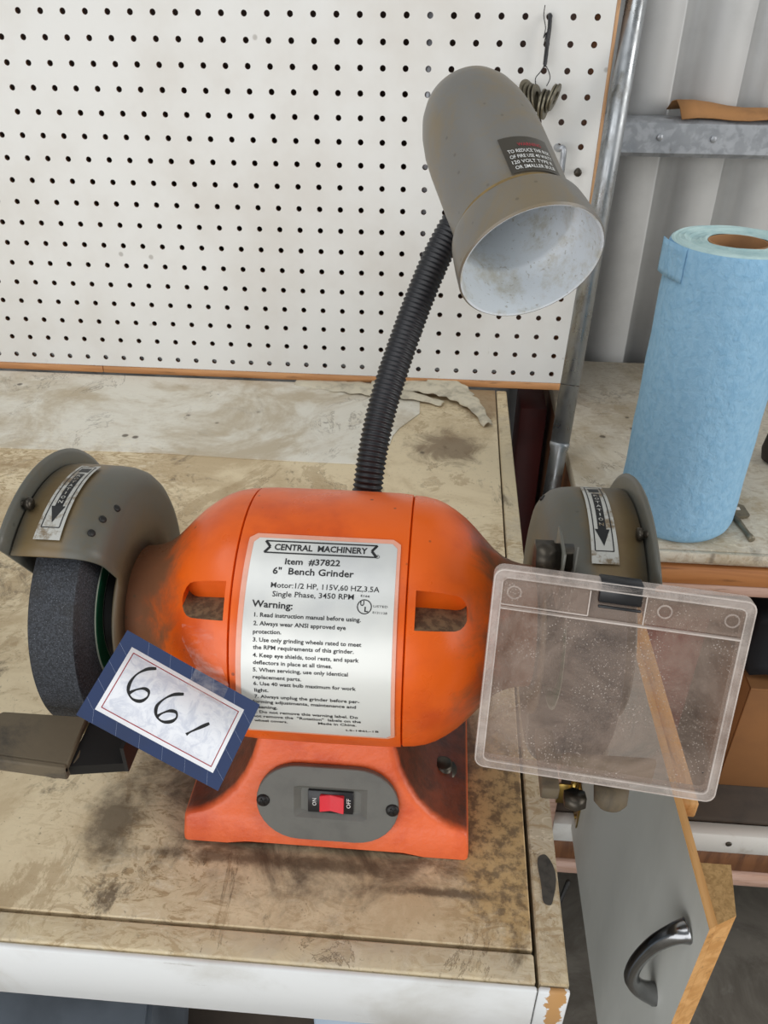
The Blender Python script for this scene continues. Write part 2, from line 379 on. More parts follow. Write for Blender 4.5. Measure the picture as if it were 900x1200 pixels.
def lathe(bm, o, axis, prof, n=32, cap0=True, cap1=True, mat=0, e=None):
    a, e1, e2 = e or frame(axis); o = Vector(o)
    rs = []
    for (t, r) in prof:
        rs.append([o + a * t + (e1 * cos(2*pi*k/n) + e2 * sin(2*pi*k/n)) * max(r, 1e-5) for k in range(n)])
    rings(bm, rs, True, cap0, cap1, mat); return bm
def rod(bm, p, q, r, n=12, mat=0, bev=0.0):
    p, q = Vector(p), Vector(q); L = (q - p).length
    pr = [(0, r), (L, r)] if not bev else [(0, r - bev), (bev, r), (L - bev, r), (L, r - bev)]
    return lathe(bm, p, q - p, pr, n, mat=mat)
def path(pts, sub=8):
    P = [Vector(p) for p in pts]; out = []
    for i in range(len(P) - 1):
        p0, p1, p2, p3 = P[max(i-1, 0)], P[i], P[i+1], P[min(i+2, len(P)-1)]
        for k in range(sub):
            t = k / sub
            out.append(0.5 * ((2*p1) + (p2-p0)*t + (2*p0-5*p1+4*p2-p3)*t*t + (3*p1-p0-3*p2+p3)*t**3))
    out.append(P[-1]); return out
def tube(bm, pts, r, n=10, mat=0, rf=None, flat=1.0):
    rs = []; e1 = None
    for i, p in enumerate(pts):
        d = (pts[min(i+1, len(pts)-1)] - pts[max(i-1, 0)]).normalized()
        if e1 is None: _, e1, _ = frame(d)
        e1 = (e1 - d * e1.dot(d)).normalized(); e2 = d.cross(e1)
        rr = rf(i) if rf else r
        rs.append([p + (e1 * cos(2*pi*k/n) + e2 * sin(2*pi*k/n) * flat) * rr for k in range(n)])
    rings(bm, rs, mat=mat); return bm
def prism(bm, pts, d, mat=0):
    d = Vector(d); return rings(bm, [[Vector(p) for p in pts], [Vector(p) + d for p in pts]], mat=mat)
def bake(o):
    bpy.context.view_layer.update()
    dg = bpy.context.evaluated_depsgraph_get(); ev = o.evaluated_get(dg)
    me = bpy.data.meshes.new_from_object(ev); o.modifiers.clear(); old = o.data; o.data = me; bpy.data.meshes.remove(old)
def recalc(bm): bmesh.ops.recalc_face_normals(bm, faces=bm.faces[:])
def text(s, bold=0.0):
    cu = bpy.data.curves.new('txt', 'FONT'); cu.body = s; cu.size = 1; cu.resolution_u = 2; cu.offset = bold
    o = bpy.data.objects.new('txt', cu); C.objects.link(o)
    bpy.context.view_layer.update()
    me = bpy.data.meshes.new_from_object(o.evaluated_get(bpy.context.evaluated_depsgraph_get()))
    vs = [v.co.copy() for v in me.vertices]; fs = [list(p.vertices) for p in me.polygons]
    bpy.data.objects.remove(o); bpy.data.curves.remove(cu); bpy.data.meshes.remove(me)
    x0 = min(v.x for v in vs); x1 = max(v.x for v in vs)
    return [((v.x - x0) / (x1 - x0), v.y) for v in vs], fs      # u in 0..1, y in em
def put_text(bm, s, fn, mat=0, bold=0.0):
    """fn(u, y) -> point; y is in em with the capital height about 0.7"""
    vs, fs = text(s, bold); V = [bm.verts.new(fn(u, y)) for u, y in vs]
    for f in fs:
        try:
            nf = bm.faces.new([V[i] for i in f]); nf.material_index = mat
        except ValueError: pass

# ------------------------------------------------------------------ setting: floor, wall, girt
bm = bmesh.new(); box(bm, -3.5, 4.5, -4.2, 0.32, -0.05, 0.0); struct(obj('floor', bm, 'concrete'), 'stained grey concrete shed floor')
bm = bmesh.new()
prof = []
x = 0.771 - 0.088 * 30
while x < 2.6:
    prof += [(x, 0.200), (x + 0.008, 0.222), (x + 0.026, 0.222), (x + 0.040, 0.200)]
    x += 0.088
z0, z1 = 0.0, 2.7
lo = [bm.verts.new((a, b, z0)) for a, b in prof]; hi = [bm.verts.new((a, b, z1)) for a, b in prof]
lo2 = [bm.verts.new((a, b + 0.004, z0)) for a, b in prof]; hi2 = [bm.verts.new((a, b + 0.004, z1)) for a, b in prof]
for i in range(len(prof) - 1):
    bm.faces.new((lo[i], lo[i+1], hi[i+1], hi[i])); bm.faces.new((lo2[i+1], lo2[i], hi2[i], hi2[i+1]))
    bm.faces.new((hi[i], hi[i+1], hi2[i+1], hi2[i])); bm.faces.new((lo[i+1], lo[i], lo2[i], lo2[i+1]))
struct(obj('wall_back', bm, 'corr', ang=20), 'grey ribbed steel siding behind the benches')
# girt: galvanised channel with turned lips
bm = bmesh.new()
pr = [(0.150, 1.178), (0.150, 1.2135), (0.156, 1.2175), (0.196, 1.2175), (0.196, 1.2155), (0.157, 1.2155), (0.152, 1.2125), (0.152, 1.179), (0.157, 1.1745), (0.196, 1.1745), (0.196, 1.1725), (0.156, 1.1725)]
rings(bm, [[Vector((xx, a, b)) for a, b in pr] for xx in (-1.8, 2.4)])
recalc(bm); struct(obj('trim_1', bm, 'galv'), 'horizontal galvanised steel girt across the ribbed siding')
for (sx, sz) in ((0.7565, 1.197), (0.825, 1.196)):
    bm = bmesh.new(); lathe(bm, (sx, 0.150, sz), (0, -1, 0), [(0, 0.0045), (0.001, 0.0045), (0.002, 0.003), (0.002, 0)], 10)
    o = obj('screw_head', bm, 'galv', bpy.data.objects['trim_1'])

# ------------------------------------------------------------------ workbench
wb = thing('workbench', 'grimy cream laminate workbench carrying the orange grinder', 'workbench', (0.0, -0.4, 0.0))
bm = bmesh.new()
prism(bm, [Vector((a, b, 0.878)) for a, b in ((-0.75, -0.7650), (0.5535, -0.7650), (0.5572, -0.37), (0.5624, -0.002), (-0.75, -0.002))], (0, 0, 0.022)); recalc(bm)
bmesh.ops.bevel(bm, geom=bm.edges[:], offset=0.0007, segments=1, affect='EDGES')
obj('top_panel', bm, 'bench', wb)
bm = bmesh.new(); box(bm, -0.75, 0.5540, -0.7830, -0.7670, 0.878, 0.9000, 0.0012, seg=2)
obj('front_edge_strip', bm, 'bench_strip', wb, 'worn cream strip along the front edge')
bm = bmesh.new(); 
pts = [(0.5560, -0.7830), (0.5722, -0.7830), (0.5748, -0.40), (0.5775, -0.002), (0.5640, -0.002), (0.5590, -0.37)]
prism(bm, [Vector((a, b, 0.872)) for a, b in pts], (0, 0, 0.0275)); recalc(bm)
bmesh.ops.bevel(bm, geom=bm.edges[:], offset=0.0009, segments=2, affect='EDGES')
obj('side_edge_strip', bm, 'bench_strip', wb, 'cream strip along the right edge with a black burn mark')
bm = bmesh.new(); V = []
pts = [Vector((0.5655 + 0.0048 * cos(t) * (1 + 0.25 * sin(3 * t + 1)), -0.7205 + 0.019 * sin(t) * (1 + 0.12 * cos(2 * t)), 0.8997)) for t in [2*pi*k/24 for k in range(24)]]
prism(bm, pts, (0, 0, 0.0004)); recalc(bm)
obj('burn_mark', bm, plain('charred_spot', '45413A', 0.8, 0, 0.2, 160), wb)
bm = bmesh.new(); box(bm, -0.75, 0.5548, -0.7870, -0.7834, 0.8475, 0.8985, 0.001)
box(bm, -0.75, 0.5548, -0.7833, -0.7700, 0.8480, 0.8775, 0.0004)
obj('front_apron', bm, 'white_board', wb)
bm = bmesh.new(); box(bm, 0.5556, 0.5724, -0.7870, -0.7834, 0.8470, 0.8988, 0.001); box(bm, 0.5556, 0.5722, -0.7833, -0.7700, 0.848, 0.8716, 0.0004)
obj('corner_block', bm, 'white_board', wb, 'white corner block with chipped brown paint')
bm = bmesh.new(); box(bm, 0.5560, 0.5720, -0.7690, -0.004, 0.80, 0.8715, 0.001); obj('side_apron', bm, 'dark_shelf', wb)
for (x0, y0) in ((0.425, -0.765), (-0.70, -0.765), (0.50, -0.08), (-0.70, -0.08)):
    bm = bmesh.new(); box(bm, x0, x0 + 0.05, y0, y0 + 0.05, 0.0, 0.877, 0.002); obj('leg', bm, 'pale_blue', wb)
bm = bmesh.new(); box(bm, -0.70, 0.55, -0.70, -0.05, 0.50, 0.52, 0.002); obj('lower_shelf', bm, 'dark_shelf', wb)
bm = bmesh.new()
rings(bm, [[Vector((-0.70, -0.60, zz)), Vector((0.05, -0.745, zz)), Vector((0.30, -0.757, zz)), Vector((0.22, -0.40, zz)), Vector((-0.70, -0.30, zz))] for zz in (0.53, 0.72)])
recalc(bm); bmesh.ops.bevel(bm, geom=bm.edges[:], offset=0.004, segments=2, affect='EDGES')
tag(obj('metal_case', bm, 'grey_blue'), 'grey blue metal case on the dark shelf under the workbench', 'case')
bpy.data.objects['metal_case'].location.z = -0.0095

# thin white laminate sheet lying at the back of the bench, with its curled torn edge
bm = bmesh.new()
outl = [(-0.75, -0.004), (-0.75, -0.225), (-0.02, -0.222), (0.06, -0.2205), (0.12, -0.2185), (0.18, -0.218), (0.26, -0.2215), (0.34, -0.2225), (0.395, -0.223), (0.412, -0.219), (0.421, -0.207),
        (0.424, -0.190), (0.431, -0.172), (0.433, -0.150), (0.440, -0.128), (0.452, -0.106), (0.463, -0.085), (0.462, -0.05), (0.43, -0.024), (0.36, -0.010), (0.29, -0.004)]
prism(bm, [Vector((a, b, 0.9002)) for a, b in outl], (0, 0, 0.0010)); recalc(bm)
tag(obj('laminate_sheet', bm, 'sheet'), 'thin white laminate sheet lying along the back of the workbench', 'sheet')
bm = bmesh.new()
def curl(pts, w, h, ph):
    P = path(pts, 8); rs = []
    for i, p in enumerate(P):
        d = (P[min(i+1, len(P)-1)] - P[max(i-1, 0)]).normalized(); s = Vector((-d.y, d.x, 0)).normalized()
        t = i / (len(P) - 1); ww = w * (0.35 + 0.65 * sin(pi * min(1, t * 1.15 + 0.02))) * (1 + 0.15 * sin(i * 1.7 + ph))
        row = []
        for k in range(7):
            a = k / 6; row.append(p + s * (a - 0.5) * ww + Vector((0, 0, 0.0006 + h * sin(pi * min(a * 1.1, 1)) * (0.6 + 0.4 * sin(i * 0.6 + ph)) + 0.002 * a)))
        rs.append(row)
    rings(bm, rs, False, False, False)
curl([(0.290, -0.006, 0.900), (0.345, -0.014, 0.901), (0.400, -0.026, 0.903), (0.450, -0.040, 0.903), (0.492, -0.058, 0.901)], 0.034, 0.0025, 0.0)
curl([(0.395, -0.008, 0.902), (0.450, -0.014, 0.906), (0.500, -0.028, 0.906), (0.532, -0.062, 0.903), (0.549, -0.115, 0.9005)], 0.036, 0.005, 1.0)
curl([(0.470, -0.006, 0.908), (0.505, -0.016, 0.908), (0.530, -0.040, 0.905)], 0.030, 0.003, 2.0)
tag(obj('torn_paper', bm, 'torn', solid=0.0006), 'curled torn strips of backing paper at the rear corner of the workbench', 'paper')

# ------------------------------------------------------------------ pegboard with real holes
pb = thing('pegboard', 'white perforated pegboard standing behind the workbench', 'pegboard', (0.0, 0.0, 0.9))
P = 0.0254; HR = 0.00335; TH = 0.005; X0c, X1c = -14, 25; R0, R1 = -6, 16
bm = bmesh.new(); cache = {}
def gv(x, y, z):
    k = (round(x, 5), round(y, 5), round(z, 5))
    if k not in cache: cache[k] = bm.verts.new((x, y, z))
    return cache[k]
NS = 12
ztop = 1.332
xs_l = [(c - 0.5) * P for c in range(X0c, X1c + 1)] + [0.653]
zs_l = [ztop - (r - 0.5) * P for r in range(R0, R1 + 1)] + [0.9130]
for ci, c in enumerate(range(X0c, X1c + 1)):
    for ri, r in enumerate(range(R0, R1 + 1)):
        xa, xb, za, zb = xs_l[ci], xs_l[ci+1], zs_l[ri+1], zs_l[ri]
        cx, cz = c * P, ztop - r * P
        ring = [(cx + HR * cos(2*pi*(k + .5)/NS), cz + HR * sin(2*pi*(k + .5)/NS)) for k in range(NS)]
        F = [gv(a, 0, b) for a, b in ring]; B = [gv(a, TH, b) for a, b in ring]
        cor = [gv(xb, 0, zb), gv(xa, 0, zb), gv(xa, 0, za), gv(xb, 0, za)]
        q = NS // 4
        for s_ in range(4):
            seg = [F[(s_ * q + k) % NS] for k in range(q)]
            f = bm.faces.new([cor[s_]] + seg[::-1]); 
            nxt = F[((s_ + 1) * q) % NS]
            bm.faces.new([cor[s_], seg[-1], nxt, cor[(s_ + 1) % 4]][::-1]).material_index = 0
        for k in range(NS):
            f = bm.faces.new((F[k], F[(k+1) % NS], B[(k+1) % NS], B[k])); f.material_index = 1
recalc(bm)
n0 = len(bm.faces)
xa, xb, zb, za = xs_l[0], xs_l[-1], zs_l[0], zs_l[-1]
for (p, q) in (((xa, za), (xb, za)), ((xb, za), (xb, zb)), ((xb, zb), (xa, zb)), ((xa, zb), (xa, za))):
    vs = [bm.verts.new((p[0], 0, p[1])), bm.verts.new((q[0], 0, q[1])), bm.verts.new((q[0], TH, q[1])), bm.verts.new((p[0], TH, p[1]))]; bm.faces.new(vs)
setmat(bm, n0, 1)
for f in bm.faces: f.smooth = False
me = bpy.data.meshes.new('perforated_sheet'); bm.to_mesh(me); bm.free(); me.materials.append(M['pegboard']); me.materials.append(M['hardboard'])
o = bpy.data.objects.new('perforated_sheet', me); C.objects.link(o); o.parent = pb; o.matrix_parent_inverse = Matrix.Translation(-pb.location)
bm = bmesh.new(); box(bm, -0.30, 0.0180, -0.001, 0.018, 0.9030, 0.9125, 0.0006); obj('bottom_batten', bm, 'batten', pb)
bm = bmesh.new(); box(bm, 0.0190, 0.6530, -0.001, 0.018, 0.9030, 0.9125, 0.0006); obj('bottom_batten', bm, 'batten', pb)
bm = bmesh.new(); box(bm, 0.6532, 0.6570, -0.0005, 0.018, 0.9030, 1.496, 0.0006); obj('side_batten', bm, 'batten_z', pb, 'pine edging strip down the right side')
bm = bmesh.new(); box(bm, 17.55*P, 18.45*P, 0.0055, 0.04, 0.905, 1.49); obj('stud', bm, 'galv', pb, 'pale grey stud seen through the holes')
bm = bmesh.new(); box(bm, 24.4*P, 0.652, 0.0055, 0.04, 0.915, 1.49); obj('stud', bm, 'brown_side', pb)
bm = bmesh.new(); box(bm, -14.4*P, 0.640, 0.10, 0.112, 0.905, 1.49); obj('backing_board', bm, 'dark_in', pb)
for (x0) in (0.30, -0.25):
    bm = bmesh.new(); box(bm, x0, x0 + 0.03, 0.019, 0.099, 0.88, 0.902); obj('bracket', bm, 'galv', pb)

# washers strung on a wire hung from a pegboard hole
wbn = thing('washer_bundle', 'bunch of tarnished washers on a twisted black wire hung from the pegboard', 'washers', (0.583, -0.008, 1.30))
bm = bmesh.new()
tube(bm, path([(0.5842, 0.004, 1.3325), (0.5842, -0.006, 1.333), (0.5845, -0.010, 1.322), (0.5838, -0.011, 1.305), (0.5836, -0.011, 1.288)], 5), 0.0022, 8)
tube(bm, path([(0.5838, -0.012, 1.322), (0.5828, -0.014, 1.310), (0.5842, -0.013, 1.298), (0.5832, -0.014, 1.286)], 5), 0.0016, 8)
obj('tie', bm, 'black_plastic', wbn)
bm = bmesh.new()
tube(bm, path([(0.5775, -0.010, 1.3425), (0.5770, -0.013, 1.333), (0.5800, -0.014, 1.322), (0.5790, -0.013, 1.313), (0.5815, -0.013, 1.318), (0.5800, -0.012, 1.306)], 6), 0.0005, 6)
tube(bm, path([(0.5836, -0.012, 1.288), (0.5790, -0.014, 1.281), (0.5745, -0.016, 1.275), (0.5760, -0.018, 1.266)], 6), 0.0005, 6)
tube(bm, path([(0.5836, -0.012, 1.288), (0.5880, -0.014, 1.282), (0.5900, -0.016, 1.275), (0.5870, -0.018, 1.268)], 6), 0.0005, 6)
obj('wire', bm, 'black_metal', wbn)
def washer(c, nrm, ro, ri, th):
    bm = bmesh.new(); a, e1, e2 = frame(nrm)
    pr = [(-th/2, ri), (-th/2, ro - .0004), (-th/2 + .0004, ro), (th/2 - .0004, ro), (th/2, ro - .0004), (th/2, ri), (-th/2, ri)]
    lathe(bm, c, nrm, pr, 24, False, False, e=(a, e1, e2)); bmesh.ops.remove_doubles(bm, verts=bm.verts[:], dist=1e-6); recalc(bm)
    return bm
for (cx, cz, nx, ny, nz, ro, th) in ((0.5670, 1.2600, 0.75, -0.55, 0.35, 0.0150, 0.0022), (0.5705, 1.2575, 0.80, -0.50, 0.32, 0.0150, 0.0022), (0.5742, 1.2560, 0.85, -0.45, 0.25, 0.0145, 0.0022), (0.5775, 1.2560, 0.88, -0.42, 0.20, 0.0140, 0.0020),
        (0.5845, 1.2500, 0.93, -0.35, -0.05, 0.0155, 0.0024), (0.5880, 1.2495, 0.94, -0.32, -0.08, 0.0150, 0.0024), (0.5935, 1.2560, 0.90, -0.30, -0.25, 0.0150, 0.0022), (0.5970, 1.2570, 0.86, -0.30, -0.30, 0.0145, 0.0022)):
    obj('washer', washer((cx, -0.018, cz), (nx, ny, nz), ro, 0.0068, th), 'washer', wbn)
# small hardware left on the pegboard near its right edge
bm = bmesh.new(); lathe(bm, (24.0*P + 0.0245, 0.0, 1.179), (0, -1, 0), [(0, 0.0025), (0.006, 0.0025), (0.0065, 0.0045), (0.010, 0.0045), (0.011, 0.003)], 10)
tag(obj('wing_screw', bm, 'bolt'), 'small tarnished screw in the pegboard beside the conduit', 'screw')
bm = bmesh.new()
tube(bm, path([(0.6075, 0.004, 1.2045), (0.6080, -0.014, 1.2045), (0.6135, -0.018, 1.2045), (0.6140, -0.018, 1.180)], 6), 0.0035, 10)
tag(obj('peg_hook', bm, 'galv'), 'short galvanised hook on the pegboard behind the lamp shade', 'hook')

# ------------------------------------------------------------------ conduit pole
cp = thing('conduit_pole', 'galvanised conduit pole leaning between pegboard and blue towel roll', 'pole', (0.55, -0.50, 0.0))
def pole_pt(z):  # leaning back against the siding
    return Vector((0.6330 + (z - 0.907) * 0.0983, -0.154 + (z - 0.907) * 0.392, z))
bm = bmesh.new()
rod(bm, pole_pt(0.905), pole_pt(1.745), 0.0112, 24); obj('upper_tube', bm, 'conduit', cp)
bm = bmesh.new()
a = pole_pt(0.006); b = pole_pt(0.9045); d = (b - a); L = d.length; d.normalize()
lathe(bm, a, d, [(0, 0.0098), (L - 0.010, 0.0098), (L - 0.004, 0.0118), (L, 0.0118)], 24)
obj('lower_tube', bm, 'conduit', cp, 'narrower lower conduit tube under a collar')
bm = bmesh.new()
a = pole_pt(0.967); d = (pole_pt(1.1) - a).normalized()
lathe(bm, a, d, [(0, 0.01135), (0.0010, 0.01135)], 20, False, False); obj('joint_line', bm, 'bolt', cp)

# ------------------------------------------------------------------ second bench (cabinet) on the right
ZT = 0.880
cb = thing('cabinet_bench', 'pale topped plywood cabinet bench holding the blue towel roll', 'cabinet', (1.1, -0.1, 0.0))
bm = bmesh.new(); box(bm, 0.6475, 1.70, -0.3300, 0.165, ZT - 0.018, ZT, 0.0008); obj('worktop', bm, 'bench2', cb)
bm = bmesh.new(); box(bm, 0.6475, 1.70, -0.3360, -0.3305, ZT - 0.012, ZT - 0.0005, 0.0006); obj('edge_trim', bm, 'bench2', cb)
bm = bmesh.new(); box(bm, 0.6490, 1.70, -0.3350, -0.3160, 0.8400, ZT - 0.0185, 0.0006); obj('front_board', bm, 'ply', cb)
bm = bmesh.new(); box(bm, 0.6490, 1.70, -0.3350, -0.3160, 0.8270, 0.8395, 0.0006); obj('front_board', bm, 'ply_edge', cb, 'pinkish plywood edge under the orange board')
bm = bmesh.new(); box(bm, 0.6480, 0.6640, -0.3150, 0.160, 0.36, ZT - 0.0185, 0.0006); obj('side_panel', bm, 'brown_side', cb)
bm = bmesh.new(); box(bm, 0.6480, 0.6640, -0.3350, -0.3160, 0.36, 0.8265, 0.0006); obj('face_stile', bm, 'ply_edge', cb)
bm = bmesh.new(); box(bm, 0.6650, 1.68, 0.145, 0.160, 0.36, ZT - 0.0185); obj('back_panel', bm, 'dark_in', cb)
bm = bmesh.new(); box(bm, 0.6650, 1.68, -0.3150, 0.144, 0.430, 0.445); obj('cabinet_floor', bm, 'dark_shelf', cb)
bm = bmesh.new(); box(bm, 0.6650, 1.70, -0.3350, -0.3160, 0.400, 0.436, 0.0008); obj('bottom_rail', bm, 'white_rail', cb, 'white painted bottom rail')
bm = bmesh.new(); box(bm, 0.6650, 1.70, -0.3345, -0.3160, 0.362, 0.3995, 0.0008); obj('bottom_rail', bm, 'brown_side', cb, 'brown bottom rail')
bm = bmesh.new(); box(bm, 0.6490, 1.70, -0.3380, -0.3160, 0.335, 0.3595, 0.0008); obj('bottom_rail', bm, 'ply_edge', cb, 'pinkish plywood bottom rail')
bm = bmesh.new(); lathe(bm, (0.893, -0.3352, 0.420), (0, -1, 0), [(0, 0.004), (0.0015, 0.004), (0.0018, 0)], 10); obj('screw_head', bm, 'bolt', cb)
for (lx, ly) in ((0.655, -0.315), (1.62, -0.315), (0.655, 0.11), (1.62, 0.11)):
    bm = bmesh.new(); box(bm, lx, lx + 0.03, ly, ly + 0.03, 0.0, 0.3345, 0.001); obj('leg', bm, 'black_metal', cb)
bm = bmesh.new(); box(bm, 1.685, 1.70, -0.315, 0.160, 0.36, ZT - 0.0185); obj('side_panel', bm, 'brown_side', cb)
bm = bmesh.new()
rod(bm, (0.671, -0.352, 0.10), (0.695, -0.350, 0.335), 0.003, 6); obj('stay_rod', bm, 'black_metal', cb)

# open door on the cabinet bench
DX, DY0, DY1, DZ0, DZ1 = 0.6866, -0.6965, -0.3395, 0.435, 0.820
bm = bmesh.new()
prism(bm, [Vector(p) for p in ((DX, DY0, DZ0), (DX + 0.0066, DY0 + 0.004, DZ0), (DX + 0.0066, DY1, DZ0), (DX, DY1, DZ0))], (0, 0, DZ1 - DZ0)); recalc(bm)
bm.faces.ensure_lookup_table()
for f in bm.faces:
    if f.normal.x > -0.9: f.material_index = 1
dr = obj('door', bm, ['door_paint', 'door_wood'], cb, 'pale grey open door with raw pine edges')
bm = bmesh.new(); box(bm, DX + 0.0070, DX + 0.0200, -0.592, DY1, DZ1 - 0.020, DZ1 - 0.003, 0.0015); obj('door_rail', bm, 'door_wood', dr)
bm = bmesh.new()
prism(bm, [Vector(p) for p in ((DX + 0.0070, DY0 + 0.0045, DZ0), (DX + 0.0215, -0.6845, DZ0), (DX + 0.0290, -0.6450, DZ0), (DX + 0.0070, -0.6450, DZ0))], (0, 0, DZ1 - DZ0 - 0.001)); recalc(bm)
for f in bm.faces:
    if f.normal.z > 0.9: f.material_index = 1
obj('door_stile', bm, ['door_wood', 'door_wood_end'], dr)
# arched pull
bm = bmesh.new()
hp = path([(DX - 0.001, -0.6745, 0.7800), (DX - 0.010, -0.6755, 0.7765), (DX - 0.021, -0.6740, 0.7580), (DX - 0.027, -0.6700, 0.7250), (DX - 0.025, -0.6660, 0.6950), (DX - 0.014, -0.6630, 0.6740), (DX - 0.001, -0.6610, 0.6640)], 6)
nh = len(hp) - 1
tube(bm, hp, 0.006, 14, rf=lambda i: 0.0056 + 0.0040 * abs(2 * i / nh - 1) ** 2)
obj('pull_handle', bm, 'chrome', dr, 'brushed nickel arched pull handle')
for hz in (0.50, 0.76):
    bm = bmesh.new()
    rod(bm, (DX - 0.006, DY1 + 0.004, hz - 0.022), (DX - 0.006, DY1 + 0.004, hz + 0.022), 0.0045, 12)
    box(bm, DX - 0.0022, DX - 0.0004, DY1 - 0.026, DY1, hz - 0.03, hz + 0.03, 0.0005)
    box(bm, DX - 0.026, DX - 0.008, -0.3385, -0.3365, hz - 0.018, hz + 0.018, 0.0005)
    for k in (-1, 1): lathe(bm, (DX - 0.0024, DY1 - 0.016, hz + k * 0.02), (-1, 0, 0), [(0, 0.0035), (0.0012, 0.0025), (0.0013, 0)], 8)
    obj('hinge', bm, 'brass', dr, 'brass hinge')

# things inside the cabinet
bx = thing('cardboard_box', 'brown cardboard box standing inside the open cabinet', 'box', (0.98, -0.15, 0.4455))
bm = bmesh.new()
def bq(x0, x1, y0, y1, z0, z1, part, lab=None):
    bm = bmesh.new(); box(bm, x0, x1, y0, y1, z0, z1, 0.0008); return obj(part, bm, 'cardboard', bx, lab)
bq(0.892, 1.130, -0.262, -0.258, 0.446, 0.625, 'side_wall'); bq(0.892, 1.130, -0.060, -0.056, 0.446, 0.625, 'side_wall')
bq(0.892, 0.896, -0.2575, -0.0605, 0.446, 0.625, 'side_wall'); bq(1.126, 1.130, -0.2575, -0.0605, 0.446, 0.625, 'side_wall')
bq(0.8965, 1.1255, -0.2575, -0.0605, 0.446, 0.449, 'bottom')
bm = bmesh.new(); prism(bm, [Vector(p) for p in ((0.892, -0.262, 0.6255), (1.130, -0.262, 0.6255), (1.130, -0.056, 0.6255), (0.892, -0.056, 0.6255))], (0, 0, 0.003)); recalc(bm); obj('flap', bm, 'cardboard', bx)
bm = bmesh.new()
t = bmesh.new(); bmesh.ops.create_cube(t, size=1); bmesh.ops.subdivide_edges(t, edges=t.edges[:], cuts=6, use_grid_fill=True)
for v in t.verts:
    v.co = Vector((0.962 + v.co.x * 0.155, -0.195 + v.co.y * 0.11, 0.686 + v.co.z * 0.092))
    v.co += Vector((noise.noise(v.co * 24), noise.noise(v.co * 24 + Vector((5, 0, 0))), noise.noise(v.co * 24 + Vector((0, 5, 0))))) * 0.010
merge(bm, t)
tag(obj('fabric_bag', bm, 'dark_cloth'), 'dark blue crumpled fabric bag on the cardboard box in the cabinet', 'bag')
bm = bmesh.new(); box(bm, 0.742, 0.845, -0.205, -0.04, 0.4455, 0.690, 0.004)
tag(obj('red_carton', bm, 'red_cloth'), 'faded red carton inside the cabinet seen through the clear shield', 'carton')
bm = bmesh.new(); box(bm, 0.750, 0.850, -0.19, -0.05, 0.6905, 0.780, 0.010, seg=3)
tag(obj('blue_pouch', bm, 'dark_cloth'), 'dark blue pouch on the faded red carton', 'pouch')

# dark red board standing in the gap
bm = bmesh.new(); box(bm, 0.603, 0.640, 0.03, 0.10, 0.0, 0.86, 0.001)
tag(obj('red_board', bm, 'dark_red'), 'dark red board standing in the gap behind the conduit pole', 'board')

# ------------------------------------------------------------------ towel roll
TX, TY, TR = 0.7440, -0.2684, 0.0588
tw = thing('towel_roll', 'roll of blue shop towels standing on the cabinet bench', 'towel roll', (TX, TY, ZT))
bm = bmesh.new(); H = 0.290
prof = [(0.0006, TR - 0.012), (0.002, TR - 0.006), (0.007, TR - 0.002), (0.014, TR)] + [(0.014 + (H - 0.016) * k / 12, TR + 0.0004 * sin(k * 2.1)) for k in range(1, 12)] + [(H - 0.003, TR), (H, TR - 0.0012)]
lathe(bm, (TX, TY, ZT), (0, 0, 1), prof, 64, True, False); obj('outer_sheet', bm, 'towel', tw)
bm = bmesh.new(); rs = []
for k in range(15):
    r = TR - 0.0012 - k * (TR - 0.0012 - 0.0262) / 14
    zz = ZT + H - 0.0002 + (0.0005 if k % 2 else -0.0006) + 0.0012 * sin(k * 0.5)
    rs.append([Vector((TX + r * cos(2*pi*j/64), TY + r * sin(2*pi*j/64), zz + 0.0006 * sin(3 * 2*pi*j/64 + k))) for j in range(64)])
rings(bm, rs, True, False, False); recalc(bm); obj('wound_layers', bm, 'towel_end', tw, 'pale green blue wound end of the roll')
bm = bmesh.new(); lathe(bm, (TX, TY, ZT + 0.001), (0, 0, 1), [(H - 0.004, 0.0260), (H - 0.001, 0.0260), (H - 0.001, 0.0245), (0.0, 0.0245)], 40, False, True); recalc(bm)
for f in bm.faces: f.normal_flip()
obj('cardboard_core', bm, 'core', tw)
bm = bmesh.new()
rs = []
for k in range(9):
    a = radians(170 + k * 5); r = TR + 0.0005 + 0.0040 * (1 - k / 8) ** 2
    rs.append([Vector((TX + r * cos(a), TY + r * sin(a), ZT + H - 0.030 + 0.0305 * j / 6)) for j in range(7)])
rings(bm, rs, False, False, False); obj('loose_edge', bm, 'towel', tw, solid=0.0006)

# chuck key
ck = thing('flat_key', 'tarnished metal key lying on the cabinet bench right of the towel roll', 'key', (0.812, -0.27, ZT))
bm = bmesh.new()
pts = [(0.7925, -0.2460), (0.7990, -0.2400), (0.8180, -0.2405), (0.8255, -0.2450), (0.8265, -0.2640), (0.8230, -0.2680), (0.8050, -0.2700), (0.7960, -0.2670)]
prism(bm, [Vector((a, b, ZT + 0.0012)) for a, b in pts], (0, 0, 0.0028)); recalc(bm)
bmesh.ops.bevel(bm, geom=bm.edges[:], offset=0.0008, segments=2, affect='EDGES'); obj('bow', bm, 'key', ck)
bm = bmesh.new(); box(bm, 0.7990, 0.8185, -0.2560, -0.2500, ZT + 0.0041, ZT + 0.0046, 0.0002); obj('bow_inlay', bm, 'white_rail', ck, 'pale worn inlay')
bm = bmesh.new(); lathe(bm, (0.8080, -0.2690, ZT + 0.0038), Vector((0.0062, -0.046, 0)), [(0, 0.0034), (0.020, 0.0034), (0.022, 0.0030), (0.036, 0.0030), (0.037, 0.0036), (0.043, 0.0036), (0.0435, 0.0018)], 14); obj('shank', bm, 'key', ck)
bm = bmesh.new()
